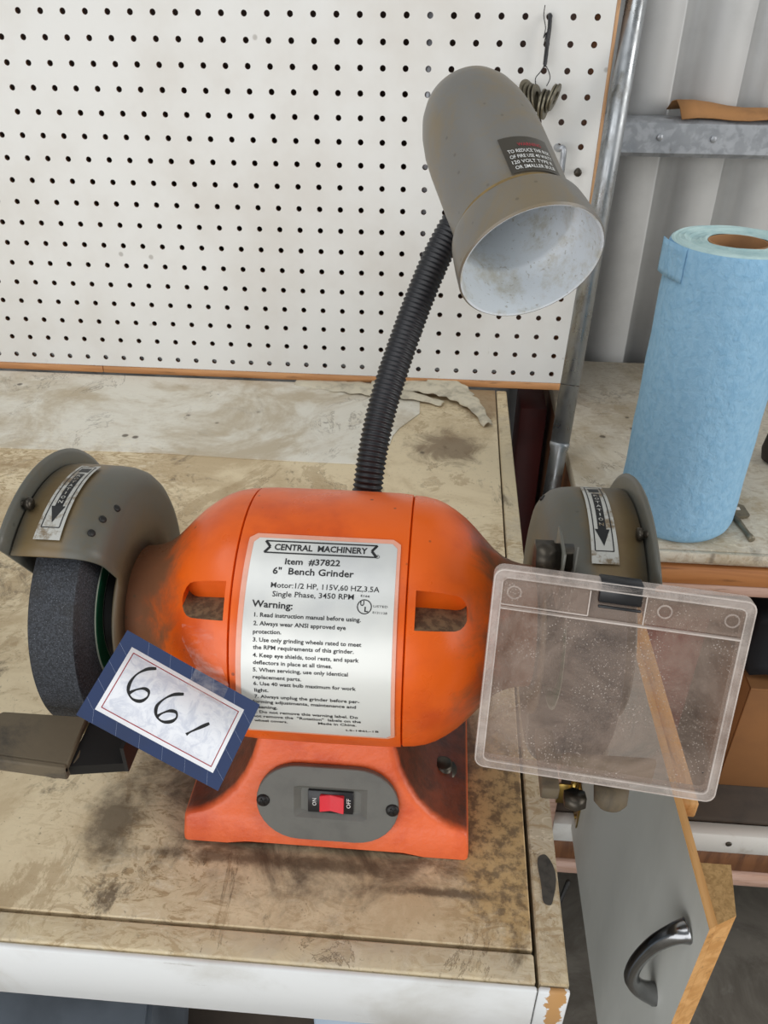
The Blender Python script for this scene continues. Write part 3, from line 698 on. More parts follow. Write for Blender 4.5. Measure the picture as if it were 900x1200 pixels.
lathe(bm, (0.897, -0.135, ZT + 0.0005), (0, 0, 1), [(0, 0.014), (0.003, 0.0185), (0.015, 0.021), (0.032, 0.019), (0.042, 0.012), (0.046, 0.004)], 24)
tag(obj('rubber_bulb', bm, 'rubber'), 'dark brown rubber bulb on the cabinet bench at the right edge', 'bulb')

# folded cardboard scrap on the girt
bm = bmesh.new()
rs = []
for k in range(12):
    t = k / 11; xx = 0.770 + t * 0.24
    yb = 0.149 + 0.004 * sin(k); hgt = 0.017 * (1 - t) ** 1.3 + 0.003
    rs.append([Vector((xx + 0.010 * (1 - j / 4) * (1 - t), yb + j * 0.012, 1.2182 + hgt * sin(pi * j / 4 * (0.9)) + 0.003 * t + 0.0015 * sin(k * 1.3))) for j in range(5)])
rings(bm, rs, False, False, False)
tag(obj('cardboard_scrap', bm, 'cardboard_scrap', solid=0.0012), 'folded strip of brown cardboard resting on the galvanised girt', 'cardboard')

# ------------------------------------------------------------------ GRINDER
XC, AY, AZ = 0.4295, -0.6475, 1.0380
gr = thing('bench_grinder', 'dusty orange bench grinder with a flexible lamp on the workbench', 'grinder', (XC, -0.64, 0.9))
def cylp(x, deg, r):   # deg: 0 front (-y), 90 up
    a = radians(deg); return Vector((x, AY - r * cos(a), AZ + r * sin(a)))
def rev(bm, prof, a0=0, a1=360, n=72, cap0=False, cap1=False, mat=0):
    full = abs(a1 - a0 - 360) < 1e-6
    k = n if full else n + 1
    rs = [[cylp(x, a0 + (a1 - a0) * j / n, max(r, 1e-5)) for j in range(k)] for x, r in prof]
    return rings(bm, rs, full, cap0, cap1, mat)
# centre band
bm = bmesh.new(); rev(bm, [(0.3838, 0.0725), (0.3843, 0.0741), (0.392, 0.0746), (0.430, 0.0749), (0.466, 0.0746), (0.4738, 0.0741), (0.4743, 0.0725)], n=96, cap0=True, cap1=True); recalc(bm)
obj('motor_housing', bm, 'orange_mid', gr, 'orange centre band of the motor')
# end bells
def bell(side, seam):
    pr = [(0.0452, 0.0728), (0.0458, 0.0738), (0.052, 0.0733), (0.0585, 0.0719), (0.064, 0.0697), (0.070, 0.0662), (0.076, 0.0618), (0.082, 0.0562), (0.088, 0.0498), (0.0935, 0.0442), (0.099, 0.0401), (0.105, 0.0375), (0.110, 0.0362), (0.1165, 0.0356)]
    off = abs(seam - XC) - 0.0450
    bm = bmesh.new(); rev(bm, [(XC + side * (x + off * (1 if i < 3 else 0.5)), r) for i, (x, r) in enumerate(pr)], n=96, cap0=True, cap1=True); recalc(bm)
    ob = obj('end_bell', bm, ['orange'], gr)
    # pocket cutter
    t = bmesh.new(); xi, xo, dg = (0.3805, 0.3555, 43.2) if side < 0 else (0.4790, 0.5065, 43.6)
    prs = sorted((side * (side * (x + off * (1 if i < 3 else 0.5))), r) for i, (x, r) in enumerate(pr))
    def rad_at(px):
        q = abs(px - XC)
        for (a_, ra), (b_, rb) in zip(prs[:-1], prs[1:]):
            if a_ <= q <= b_: return ra + (rb - ra) * (q - a_) / (b_ - a_)
        return prs[0][1]
    h = 8.0; hx = 0.0062   # half height in degrees, and the length of the rounded outer end
    prof2 = [(xi, -h), ((xi + xo) / 2, -h), (xo - side * hx, -h)] + [(xo - side * hx + side * hx * sin(pi * k / 8), -h * cos(pi * k / 8)) for k in range(1, 8)] + [(xo - side * hx, h), ((xi + xo) / 2, h), (xi, h)]
    rs = []
    for q in (0, 1, 2):
        row = []
        for (px, pv) in prof2:
            r_ = rad_at(px)
            if q == 2: row.append(cylp(px, dg + pv, 0.10))
            elif q == 1: row.append(cylp(px, dg + pv, r_ + 0.0001))
            else:
                p0 = cylp(px, dg + pv, r_); row.append(Vector((px, AY - r_ * cos(radians(dg + h)) + 0.0040 + 0.0006 * abs(pv) / h, p0.z)))
        rs.append(row)
    rings(t, rs); recalc(t)
    cut = obj('cut', t, 'orange'); md = ob.modifiers.new('b', 'BOOLEAN'); md.operation = 'DIFFERENCE'; md.object = cut; md.solver = 'EXACT'
    bake(ob); me = cut.data; bpy.data.objects.remove(cut); bpy.data.meshes.remove(me)
    b2 = bmesh.new(); b2.from_mesh(ob.data)
    ob.data.materials.clear(); ob.data.materials.append(M['orange']); ob.data.materials.append(M['pocket'])
    for f in b2.faces:
        c_ = f.calc_center_median(); f.material_index = 0
        if f.normal.z > 0.45 and c_.y < AY and min(xi, xo) - 0.001 < c_.x < max(xi, xo) + 0.001 and math.hypot(c_.y - AY, c_.z - AZ) < rad_at(c_.x) - 0.0009: f.material_index = 1
    b2.normal_update(); sharpen(b2, 40); b2.to_mesh(ob.data); b2.free()
    return ob
n = N('dusty_pocket', 0.85); n.color(n.mix('7C6448', '5A4632', n.ramp(n.noise(200, 5), 0.4, 0.6))); n.bump(n.noise(400, 3), 0.4, 0.0008); M['pocket'] = n.m
bell(-1, 0.3838); bell(1, 0.4743)
# base casting
bm = bmesh.new(); BX = 0.428
def brow(z, w, yf, yb, rc):
    pts = []
    nx = 14; 
    for k in range(nx + 1): pts.append((BX - w + rc + (2 * w - 2 * rc) * k / nx, yf))
    for k in range(1, 4): a = pi/2 * k / 4; pts.append((BX + w - rc + rc * sin(a), yf + rc - rc * cos(a)))
    for k in range(7): pts.append((BX + w, yf + rc + (yb - yf - 2 * rc) * k / 6))
    for k in range(1, 4): a = pi/2 * k / 4; pts.append((BX + w - rc + rc * cos(a), yb - rc + rc * sin(a)))
    for k in range(nx + 1): pts.append((BX + w - rc - (2 * w - 2 * rc) * k / nx, yb))
    for k in range(1, 4): a = pi/2 * k / 4; pts.append((BX - w + rc - rc * sin(a), yb - rc + rc * cos(a)))
    for k in range(7): pts.append((BX - w, yb - rc - (yb - yf - 2 * rc) * k / 6))
    for k in range(1, 4): a = pi/2 * k / 4; pts.append((BX - w + rc - rc * cos(a), yf + rc - rc * sin(a)))
    return [Vector((a, b, z)) for a, b in pts]
yf = lambda z: -0.7125 + (z - 0.9) * 0.302
spec = [(0.9006, .0898, 0, 0.003), (0.904, .0900, 0, 0.003), (0.9165, .0890, 0, 0.003), (0.9185, .0875, 0.0004, 0.003), (0.9205, .0800, 0.0006, 0.004), (0.9235, .0735, 0.0006, 0.005), (0.929, .0655, .0006, 0.005), (0.937, .0575, .0006, 0.005), (0.947, .0510, .0006, .005), (0.958, .0460, .0006, 0.005), (0.970, .0425, .0008, .005), (0.985, .0405, .001, .005), (0.998, .040, .001, .005)]
rows = []
for i, (z, ww, dy, rc) in enumerate(spec):
    back = -0.575 - (0.09 - ww) * 0.5
    r = brow(z, ww, yf(z) + dy, back, rc)
    if i < 2:
        for p in r:
            u = abs(p.x - BX)
            if p.y < -0.70 and u < 0.058: p.z += 0.0028 * min(1, (0.058 - u) / 0.008)
    rows.append(r)
rings(bm, rows); recalc(bm); obj('base', bm, 'orange_base', gr, 'orange sloped base casting with dark hollows')
# mounting bolts in the hollows
for (bx_, by_) in ((0.5005, -0.660), (0.3555, -0.660)):
    bm = bmesh.new(); lathe(bm, (bx_, by_, 0.919), (0, 0, 1), [(0, 0.0095), (0.002, 0.0095), (0.0022, 0.0062), (0.007, 0.0062), (0.008, 0.005)], 6 if False else 14)
    obj('mounting_bolt', bm, 'bolt', gr)
# ---- switch plate
en = Vector((0, -0.9573, 0.2891)); eu = Vector((0, 0.2891, 0.9573)); ex = Vector((1, 0, 0)); so = Vector((0.4300, -0.7016, 0.9345)) + en * 0.0008
def sp(u, v, d=0.0): return so + ex * u + eu * v + en * d
def stad(hw, hh, n=16):
    out = []
    for k in range(n + 1): a = -pi/2 + pi * k / n; out.append((hw - hh + hh * cos(a), hh * sin(a)))
    for k in range(n + 1): a = pi/2 + pi * k / n; out.append((-hw + hh + hh * cos(a), hh * sin(a)))
    return out
def rrect(x0, x1, y0, y1, pts):   # rounded rect with as many points as pts, matched by angle
    cx, cy, hw, hh = (x0 + x1)/2, (y0 + y1)/2, (x1 - x0)/2, (y1 - y0)/2; out = []
    for (a, b) in pts:
        dx, dy = a - cx, b - cy; s_ = min(hw / max(abs(dx), 1e-9), hh / max(abs(dy), 1e-9)); out.append((cx + dx * s_, cy + dy * s_))
    return out
st = stad(0.0438, 0.0260)
rc_ = rrect(-0.0205, 0.0245, -0.0100, 0.0125, st); rc2 = rrect(-0.0165, 0.0205, -0.0066, 0.0092, st)
bm = bmesh.new()
rings(bm, [[sp(a, b, 0.0) for a, b in st], [sp(a, b, 0.0030) for a, b in st], [sp(a * 0.985, b * 0.985, 0.0036) for a, b in st], [sp(a, b, 0.0036) for a, b in rc_], [sp(a, b, 0.0008) for a, b in rc2]]); recalc(bm)
spl = obj('switch_plate', bm, 'switch_grey', gr, 'grey oval switch plate', ang=25)
bm = bmesh.new()
def lbox(bm, u0, u1, v0, v1, d0, d1, mat=0, bev=0.0003):
    t = bmesh.new(); box(t, u0, u1, v0, v1, d0, d1, bev)
    for v in t.verts: v.co = sp(v.co.x, v.co.y, v.co.z)
    n0 = len(bm.faces); merge(bm, t); setmat(bm, n0, mat)
lbox(bm, -0.0120, 0.0158, -0.0063, 0.0090, 0.0009, 0.0026); obj('switch_body', bm, 'black_plastic', spl, 'black switch body')
bm = bmesh.new()
n0 = 0
rings(bm, [[sp(-0.0045, v, 0.0026), sp(-0.0045, v, 0.0052), sp(0.0020, v, 0.0036), sp(0.0103, v, 0.0060), sp(0.0103, v, 0.0026)] for v in (-0.0042, 0.0070)]); recalc(bm)
bmesh.ops.bevel(bm, geom=bm.edges[:], offset=0.0003, segments=1, affect='EDGES')
obj('rocker', bm, 'red', spl, 'red rocker switch')
bm = bmesh.new()
# ON and OFF read sideways (rotated a quarter turn)
put_text(bm, 'ON', lambda u, y: sp(-0.0068 - y * 0.0035, -0.0015 + u * 0.0052, 0.00275), bold=0.01)
put_text(bm, 'OFF', lambda u, y: sp(0.0142 - y * 0.0035, -0.0020 + u * 0.0068, 0.00275), bold=0.01)
recalc(bm); obj('lettering', bm, 'white_ink', spl)
for (a, b) in ((-0.0395, 0.0005), (0.0400, -0.0003)):
    bm = bmesh.new()
    lathe(bm, sp(a, b, 0.0036), en, [(0, 0.0042), (0.0008, 0.0040), (0.0016, 0.0028), (0.0018, 0.0)], 16)
    for ang in (0.5, 0.5 + pi/2):
        t = bmesh.new(); box(t, -0.0024, 0.0024, -0.0005, 0.0005, 0.0, 0.0004)
        for v in t.verts:
            x_, y_ = v.co.x * cos(ang) - v.co.y * sin(ang), v.co.x * sin(ang) + v.co.y * cos(ang); v.co = sp(a + x_, b + y_, 0.0053 + v.co.z)
        merge(bm, t)
    obj('screw_head', bm, 'black_metal', spl)
# ---- big warning label wrapped on the centre band
def patch(bm, xa, xb, d0, d1, r, rc, n=40, mat=0, xa2=None, xb2=None, th=0.0):
    rows = []
    arc = radians(abs(d1 - d0)) * r
    for k in range(n + 1):
        t = k / n; s_ = t * arc; e = min(s_, arc - s_); ins = rc - math.sqrt(max(0, rc * rc - (rc - min(e, rc)) ** 2)) if rc else 0
        A = xa + ((xa2 if xa2 is not None else xa) - xa) * t; B = xb + ((xb2 if xb2 is not None else xb) - xb) * t
        rows.append([cylp(A + ins + (B - A - 2 * ins) * j / 4, d0 + (d1 - d0) * t, r) for j in range(5)])
    rings(bm, rows, False, False, False, mat)
bm = bmesh.new(); patch(bm, 0.3893, 0.4698, 73.0, -20.5, 0.07515, 0.0040, xa2=0.3870, xb2=0.4710)
lab = obj('label_film', bm, 'film', gr, 'pinkish clear margin of the big label')
bm = bmesh.new(); patch(bm, 0.3922, 0.4680, 70.8, -19.0, 0.07530, 0.0026, xa2=0.3898, xb2=0.4688)
lab = obj('warning_label', bm, 'label', gr, 'silver white warning label with black print')
LR = 0.07545
LINES = [('Item  #37822', 0.4102, 60.3, 0.439, 60.7, 0.0038, .02), ('6"  Bench Grinder', 0.4044, 56.2, 0.4466, 56.4, 0.0040, .02), ('Motor:1/2 HP, 115V,60 HZ,3.5A', 0.4043, 50.4, 0.4603, 50.7, 0.0031, .008),
 ('Single Phase, 3450 RPM', 0.4055, 46.9, 0.4475, 47.3, 0.0031, .008), ('Warning:', 0.3955, 42.8, 0.4165, 42.5, 0.0038, .02),
 ('1. Read instruction manual before using.', 0.3971, 38.5, 0.4518, 38.7, 0.0024, .018), ('2. Always wear ANSI approved eye', 0.3969, 35.2, 0.4444, 35.3, 0.0024, .018), ('protection.', 0.3969, 31.9, 0.4115, 32.2, 0.0024, .018),
 ('3. Use only grinding wheels rated to meet', 0.397, 28.8, 0.4527, 29.1, 0.0024, .018), ('the RPM requirements of this grinder.', 0.3971, 25.8, 0.449, 26.2, 0.0024, .018), ('4. Keep eye shields, tool rests, and spark', 0.3971, 22.6, 0.4517, 22.8, 0.0024, .018),
 ('deflectors in place at all times.', 0.3972, 19.6, 0.4381, 19.7, 0.0024, .018), ('5. When servicing, use only identical', 0.3971, 16.5, 0.4463, 16.7, 0.0024, .018), ('replacement parts.', 0.397, 13.3, 0.4222, 13.3, 0.0024, .018),
 ('6. Use 40 watt bulb maximum for work', 0.3972, 10.3, 0.4505, 10.5, 0.0024, .018), ('light.', 0.3975, 7.1, 0.4049, 7.2, 0.0024, .018), ('7. Always unplug the grinder before per-', 0.3973, 4.0, 0.4524, 4.3, 0.0024, .018),
 ('forming adjustments, maintenance and', 0.396, 1.2, 0.4506, 1.4, 0.0024, .018), ('cleaning.', 0.3958, -1.8, 0.4091, -1.8, 0.0024, .018), ('8. Do not remove this warning label. Do', 0.3955, -4.8, 0.4515, -4.6, 0.0024, .018),
 ('not remove the  "Rotation"  labels on the', 0.3951, -7.7, 0.453, -7.3, 0.0024, .018), ('wheel covers.', 0.3955, -10.8, 0.4135, -10.7, 0.0024, .018), ('Made in China.', 0.430, -10.2, 0.4505, -9.9, 0.0024, .018), ('LS-186L-1B', 0.4448, -14.2, 0.4624, -13.8, 0.0020, .01),
 ('E166', 0.4510, 48.0, 0.4556, 47.9, 0.0012, 0.01), ('LISTED', 0.4578, 44.2, 0.4651, 44.2, 0.0012, 0), ('E131128', 0.4576, 41.8, 0.4649, 41.7, 0.0012, 0), ('CENTRAL  MACHINERY', 0.4035, 66.55, 0.4525, 66.75, 0.0040, .025)]
bm = bmesh.new()
def lab_text(s_, xa, da, xb, db, hh, bold=0.0, r=LR, mat=0):
    em = hh / 0.72 * 0.92
    put_text(bm, s_, lambda u, y: cylp(xa + (xb - xa) * u, da + (db - da) * u + math.degrees((y * em - hh * 0.42) / r), r), mat, bold)
for L_ in LINES: lab_text(*L_[:6], bold=L_[6])
def flatring(bm, cx, cd, ro, ri, r=LR, n=28, mat=0):
    rs = [[cylp(cx + q * cos(2*pi*k/n), cd + math.degrees(q * sin(2*pi*k/n) / r), r) for k in range(n)] for q in (ri, ro)]
    rings(bm, rs, True, False, False, mat)
flatring(bm, 0.4532, 43.8, 0.0038, 0.0033)
lab_text('U', 0.4510, 45.1, 0.4530, 45.1, 0.0028, .03); lab_text('L', 0.4533, 42.8, 0.4552, 42.8, 0.0028, .03)
flatring(bm, 0.4580, 64.4, 0.0011, 0.0009); lab_text('R', 0.4576, 64.4, 0.4585, 64.4, 0.0012, 0)
# ribbon outline round the maker's name: notched ends
def band(u0, v0, u1, v1, wd):   # straight stroke between two (x, deg) points
    a = Vector((u0, radians(v0) * LR)); b = Vector((u1, radians(v1) * LR)); d = (b - a).normalized(); nn = Vector((-d.y, d.x)) * wd / 2; k = 6
    row0, row1 = [], []
    for i in range(k + 1):
        p = a + (b - a) * i / k; q0 = p + nn; q1 = p - nn
        row0.append(cylp(q0.x, math.degrees(q0.y / LR), LR)); row1.append(cylp(q1.x, math.degrees(q1.y / LR), LR))
    rings(bm, [row0, row1], False, False, False)
band(0.3985, 69.3, 0.4575, 69.5, 0.0008); band(0.3985, 63.9, 0.4575, 64.1, 0.0008)
band(0.3985, 69.3, 0.4012, 66.6, 0.0014); band(0.3985, 63.9, 0.4012, 66.6, 0.0014)
band(0.4575, 69.5, 0.4548, 66.8, 0.0014); band(0.4575, 64.1, 0.4548, 66.8, 0.0014)
recalc(bm)
for f in bm.faces:
    c_ = f.calc_center_median()
    if f.normal.dot(Vector((0, c_.y - AY, c_.z - AZ))) < 0: f.normal_flip()
obj('lettering', bm, 'black_ink', lab, 'black print')

# ---- wheel guards, covers, wheels
def guard(side):
    X = lambda d: XC + 0.0015 + side * d
    A0, A1 = 55.0, 300.0
    g = thing_part = None
    bm = bmesh.new()
    rev(bm, [(X(0.1165), 0.034), (X(0.1165), 0.051)], n=72)
    V = rev(bm, [(X(0.1165), 0.051), (X(0.1165), 0.0695), (X(0.1175), 0.0738), (X(0.1200), 0.0778), (X(0.1240), 0.0810), (X(0.1290), 0.0826), (X(0.1350), 0.0832), (X(0.1450), 0.0834), (X(0.1625), 0.0834)], A0, A1, n=49)
    bmesh.ops.remove_doubles(bm, verts=bm.verts[:], dist=1e-5); recalc(bm)
    g = obj('wheel_guard', bm, 'guard_rim', gr, 'grey wheel guard', solid=0.0014)
    bm = bmesh.new()
    rev(bm, [(X(0.1640), 0.0), (X(0.1640), 0.050)], n=72)
    rev(bm, [(X(0.1640), 0.050), (X(0.1640), 0.0850), (X(0.1645), 0.0900), (X(0.1658), 0.0925)], A0, A1, n=49)
    bmesh.ops.remove_doubles(bm, verts=bm.verts[:], dist=1e-5); recalc(bm)
    c_ = obj('guard_cover', bm, 'guard', gr, 'grey outer guard cover with flared rim', solid=0.0014)
    for dg in (75, 170, 262):
        bm = bmesh.new(); p = cylp(X(0.160), dg, 0.0865)
        lathe(bm, p, (side, 0, 0), [(-0.001, 0.0032), (0.0015, 0.0034), (0.0017, 0.0018), (0.0055, 0.0018), (0.0056, 0.0032), (0.0075, 0.0028)], 12)
        obj('cover_screw', bm, 'bolt', c_)
    # slotted screw marks on the shoulder
    for dg, dd, rr in ((82.5, 0.1184, 0.0760), (73.5, 0.1215, 0.0795), (66.0, 0.1240, 0.0812)) if side < 0 else ((120, 0.1184, 0.0760),):
        bm = bmesh.new(); p = cylp(X(dd), dg, rr); nrm = (cylp(0, dg, 1) - cylp(0, dg, 0)) * 0.8 + Vector((-side * 0.8, 0, 0))
        lathe(bm, p, nrm, [(-0.0008, 0.0021), (0.0002, 0.0021), (0.0006, 0.0014), (0.0006, 0)], 12)
        obj('rivet', bm, 'black_metal', g)
    # rotation sticker on the rim
    bm = bmesh.new(); n_ = 24
    x0, x1 = (0.2806, 0.2922) if side < 0 else (0.5680, 0.5800)
    d_top, d_bot = (106, 61) if side < 0 else (110, 62.8)
    r0 = 0.0849
    xs2 = (0.2788, 0.2930) if side < 0 else (0.5662, 0.5799)
    patch(bm, x0, x1, d_top, d_bot, r0, 0, n_, 0, xs2[0], xs2[1])
    k0 = len(bm.faces)
    r2 = r0 + 0.00012
    def stroke(xa, da, xb, db, wd):
        a = Vector((xa, radians(da) * r2)); b = Vector((xb, radians(db) * r2)); d = (b - a).normalized(); nn = Vector((-d.y, d.x)) * wd / 2
        k = 12; ra, rb = [], []
        for i in range(k + 1):
            p = a + (b - a) * i / k; q0, q1 = p + nn, p - nn
            ra.append(cylp(q0.x, math.degrees(q0.y / r2), r2)); rb.append(cylp(q1.x, math.degrees(q1.y / r2), r2))
        rings(bm, [ra, rb], False, False, False, 1)
    XA, XB = x0 + 0.0018, x1 - 0.0018; XA2, XB2 = xs2[0] + 0.0022, xs2[1] - 0.0022
    stroke(XA, d_top - 2, XA2, d_bot + 5, 0.0006); stroke(XB, d_top - 2, XB2, d_bot + 5, 0.0006)
    stroke(XA, d_top - 2, XB, d_top - 2, 0.0006); stroke(XA2, d_bot + 5, XB2, d_bot + 5, 0.0006)
    xm, xm2 = (XA + XB) / 2, (XA2 + XB2) / 2
    stroke(xm, d_top - 9.5, xm2, d_bot + 14, 0.0042)           # arrow shaft
    stroke(xm, d_top - 4, xm, d_top - 8, 0.0058)
    tri = [(xm2 - 0.0038, d_bot + 14.5), (xm2 + 0.0038, d_bot + 14.5), (xm2, d_bot + 7.0)]
    f = bm.faces.new([bm.verts.new(cylp(a, b, r2 + 0.0001)) for a, b in tri]); f.material_index = 1
    # letters stacked along the shaft
    word = 'ROTATION'; d0_, d1_ = d_top - 10.5, d_bot + 15.5
    for i, ch in enumerate(word):
        dc = d0_ + (d1_ - d0_) * (i + 0.5) / len(word)
        xx = xm + (xm2 - xm) * (i + 0.5) / len(word)
        wch = 0.0006 if ch == 'I' else 0.0024
        put_text(bm, ch, lambda u, y, dc=dc, xx=xx, wch=wch: cylp(xx + (u - 0.5) * wch, dc + math.degrees((y - 0.36) * 0.0032 / r2), r2 + 0.0003), 2, 0.015)
    bmesh.ops.recalc_face_normals(bm, faces=bm.faces[:])
    for f in bm.faces:
        cc = f.calc_center_median()
        if f.normal.dot(Vector((0, cc.y - AY, cc.z - AZ))) < 0: f.normal_flip()
    obj('rotation_sticker', bm, ['sticker', 'black_ink', 'sticker'], g, 'worn white sticker with a black rotation arrow')
    # grinding wheel
    bm = bmesh.new(); rev(bm, [(X(0.129), 0.004), (X(0.129), 0.0708), (X(0.1300), 0.0722), (X(0.1540), 0.0722), (X(0.1550), 0.0708), (X(0.1550), 0.004)], n=96, cap0=True, cap1=True); recalc(bm)
    wl = obj('grinding_wheel', bm, 'stone', gr, 'dark grey abrasive wheel')
    bm = bmesh.new(); rev(bm, [(X(0.1288), 0.037), (X(0.1286), 0.0465)], n=64, mat=0); rev(bm, [(X(0.1286), 0.0465), (X(0.1287), 0.0482)], n=64, mat=1); rev(bm, [(X(0.1288), 0.0360), (X(0.12855), 0.0374)], n=64, mat=1); obj('paper_ring', bm, ['green', 'pale_edge'], wl, 'green paper ring with pale edge')
    bm = bmesh.new(); rev(bm, [(X(0.118), 0.010), (X(0.118), 0.012), (X(0.124), 0.012), (X(0.125), 0.034), (X(0.1284), 0.0358)], n=40); recalc(bm); obj('flange', bm, 'black_metal', wl)
    return g
guard(-1); guard(1)

# ---- left tool rest
tr = None
bm = bmesh.new()
pts = [(0.2520, -0.7280), (0.2570, -0.7240), (0.3040, -0.7240), (0.3060, -0.7560), (0.2530, -0.7520)]
prism(bm, [Vector((a, b, 1.0165)) for a, b in pts], (0, 0, 0.0045)); recalc(bm)
prism(bm, [Vector(p) for p in ((0.2530, -0.7520, 1.0165), (0.3060, -0.7560, 1.0165), (0.3060, -0.7560, 1.0212), (0.2530, -0.7520, 1.0212))], (0, -0.0035, 0))
prism(bm, [Vector(p) for p in ((0.2530, -0.7555, 1.0125), (0.3060, -0.7595, 1.0125), (0.3060, -0.7595, 1.0205), (0.2530, -0.7555, 1.0205))], (0, 0.004, 0)); recalc(bm)
bmesh.ops.bevel(bm, geom=bm.edges[:], offset=0.0008, segments=1, affect='EDGES')
tr = obj('tool_rest', bm, 'rest', gr, 'dark cast tool rest plate')
bm = bmesh.new()
prism(bm, [Vector(p) for p in ((0.3045, -0.7540, 1.0100), (0.3290, -0.7440, 1.0030), (0.3290, -0.6980, 1.0030), (0.3045, -0.7120, 1.0100))], (0, 0, 0.0065)); recalc(bm)
prism(bm, [Vector(p) for p in ((0.3290, -0.7440, 1.0030), (0.3310, -0.7440, 1.0030), (0.3310, -0.6950, 1.0030), (0.3290, -0.6950, 1.0030))], (0, 0, 0.018)); recalc(bm)
obj('rest_bracket', bm, 'black_metal', tr, 'black bent bracket')
bm = bmesh.new(); lathe(bm, (0.2975, -0.7470, 1.0160), (0, 0, -1), [(0, 0.0100), (0.006, 0.0100), (0.0072, 0.0085)], 16); obj('clamp_bolt', bm, 'rest', tr)
# ---- right tool rest (mostly behind the shield)
bm = bmesh.new()
box(bm, 0.5505, 0.5600, -0.7330, -0.6900, 0.990, 0.9985, 0.0008); box(bm, 0.5600, 0.6080, -0.7280, -0.7240, 1.000, 1.018, 0.0008)
tr2 = obj('tool_rest', bm, 'rest', gr, 'dark tool rest behind the clear shield')
bm = bmesh.new(); lathe(bm, (0.5690, -0.7305, 0.9925), (0, -0.3, -1), [(0, 0.0065), (0.006, 0.0065), (0.0072, 0.005)], 6); obj('clamp_bolt', bm, 'bolt', tr2)
bm = bmesh.new(); lathe(bm, (0.5885, -0.7250, 0.9960), (0, -0.5, -1), [(0, 0.0095), (0.010, 0.0088), (0.0130, 0.006)], 16); obj('clamp_bolt', bm, 'rest', tr2)
# ---- bracket hardware beside the right guard
bm = bmesh.new()
lathe(bm, (0.5390, -0.6980, 1.1240), (1, 0, 0), [(-0.0035, 0.0065), (-0.0035, 0.0085), (0.0055, 0.0085), (0.0055, 0.0072), (0.0150, 0.0072)], 6)
sb = obj('shield_bracket', bm, 'bolt', gr, 'steel bracket and bolt of the eye shield')
bm = bmesh.new(); box(bm, 0.5475, 0.5487, -0.7080, -0.6830, 1.100, 1.133, 0.0003); obj('bracket_plate', bm, 'guard', sb)
bm = bmesh.new(); prism(bm, [Vector(p) for p in ((0.5530, -0.7080, 1.1380), (0.5530, -0.6960, 1.1220), (0.5530, -0.6900, 1.1080), (0.5530, -0.7100, 1.0900))], (0.0008, 0, 0)); recalc(bm); obj('bracket_plate', bm, 'switch_grey', sb)
bm = bmesh.new(); rod(bm, (0.556, -0.7085, 1.116), (0.592, -0.7085, 1.114), 0.0030, 10); obj('pivot_rod', bm, 'black_metal', sb)

# ---- eye shield: moulded frame, thin window, thick top band
TL, TR_, BR, BL = Vector((0.5156, -0.7132, 1.1291)), Vector((0.6337, -0.7220, 1.1237)), Vector((0.6306, -0.7484, 1.0182)), Vector((0.5125, -0.7396, 1.0236))
sx = TR_ - TL; W_ = sx.length; sx.normalize(); sy = TL - BL; H_ = sy.length; sy.normalize(); sn = sx.cross(sy).normalized()
if sn.y > 0: sn = -sn
O_ = (TL + TR_ + BR + BL) / 4
def sh(u, v, d=0.0): return O_ + sx * (u * W_ / 2) + sy * (v * H_ / 2) + sn * d
def rr(hw, hh, r, k=5):
    out = []
    for (cx, cy, a0) in ((hw - r, hh - r, 0), (-hw + r, hh - r, pi/2), (-hw + r, -hh + r, pi), (hw - r, -hh + r, 1.5 * pi)):
        for i in range(k + 1): a = a0 + pi/2 * i / k; out.append((cx + r * cos(a), cy + r * sin(a)))
    return out
def shp(pts, d): return [O_ + sx * a + sy * b + sn * d for a, b in pts]
hw, hh = W_ / 2, H_ / 2
bm = bmesh.new()
rings(bm, [shp(rr(hw - .004, hh - .004, .003), -0.0010), shp(rr(hw - .004, hh - .004, .003), 0.0010)]); recalc(bm)
es = obj('eye_shield', bm, 'shield', gr, 'dusty scratched clear plastic eye shield')
bm = bmesh.new()
o1, o2 = rr(hw, hh, 0.0050), rr(hw - 0.0042, hh - 0.0042, 0.0030)
rings(bm, [shp(o2, -0.0035), shp(o1, -0.0035), shp(o1, 0.0022), shp(rr(hw - .0012, hh - .0012, .0045), 0.0030), shp(o2, 0.0030), shp(o2, -0.0035)], True, False, False)
bmesh.ops.remove_doubles(bm, verts=bm.verts[:], dist=1e-6); recalc(bm)
obj('shield_rim', bm, 'shield_rim', es, 'clear moulded rim')
bm = bmesh.new()  # raised beads whose pale colour stands for highlights on the rim
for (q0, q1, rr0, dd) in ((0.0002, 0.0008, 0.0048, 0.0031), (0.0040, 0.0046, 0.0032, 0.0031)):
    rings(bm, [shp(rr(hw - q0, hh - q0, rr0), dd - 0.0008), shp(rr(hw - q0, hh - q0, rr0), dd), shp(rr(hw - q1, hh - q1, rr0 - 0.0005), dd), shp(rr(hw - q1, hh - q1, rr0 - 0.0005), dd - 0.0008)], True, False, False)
recalc(bm); obj('edge_highlight_bead', bm, 'edge_highlight', es, 'pale beads painting the light caught on the clear plastic edges')
def sbox(bm, u0, u1, v0, v1, d0, d1, bev=0.0006):
    t = bmesh.new(); box(t, u0, u1, v0, v1, d0, d1, bev)
    for v in t.verts: v.co = O_ + sx * v.co.x + sy * v.co.y + sn * v.co.z
    merge(bm, t)
bm = bmesh.new()
sbox(bm, -hw + .0045, -0.0150, hh - 0.0170, hh - 0.0045, 0.0012, 0.0045)
recalc(bm); obj('top_band', bm, 'shield', es, 'thick clear band across the top')
bm = bmesh.new()
sbox(bm, 0.0105, hw - .0045, hh - 0.0185, hh - 0.0045, 0.0012, 0.0032)
recalc(bm); obj('top_band', bm, 'shield', es, 'thick clear band across the top')
bm = bmesh.new()
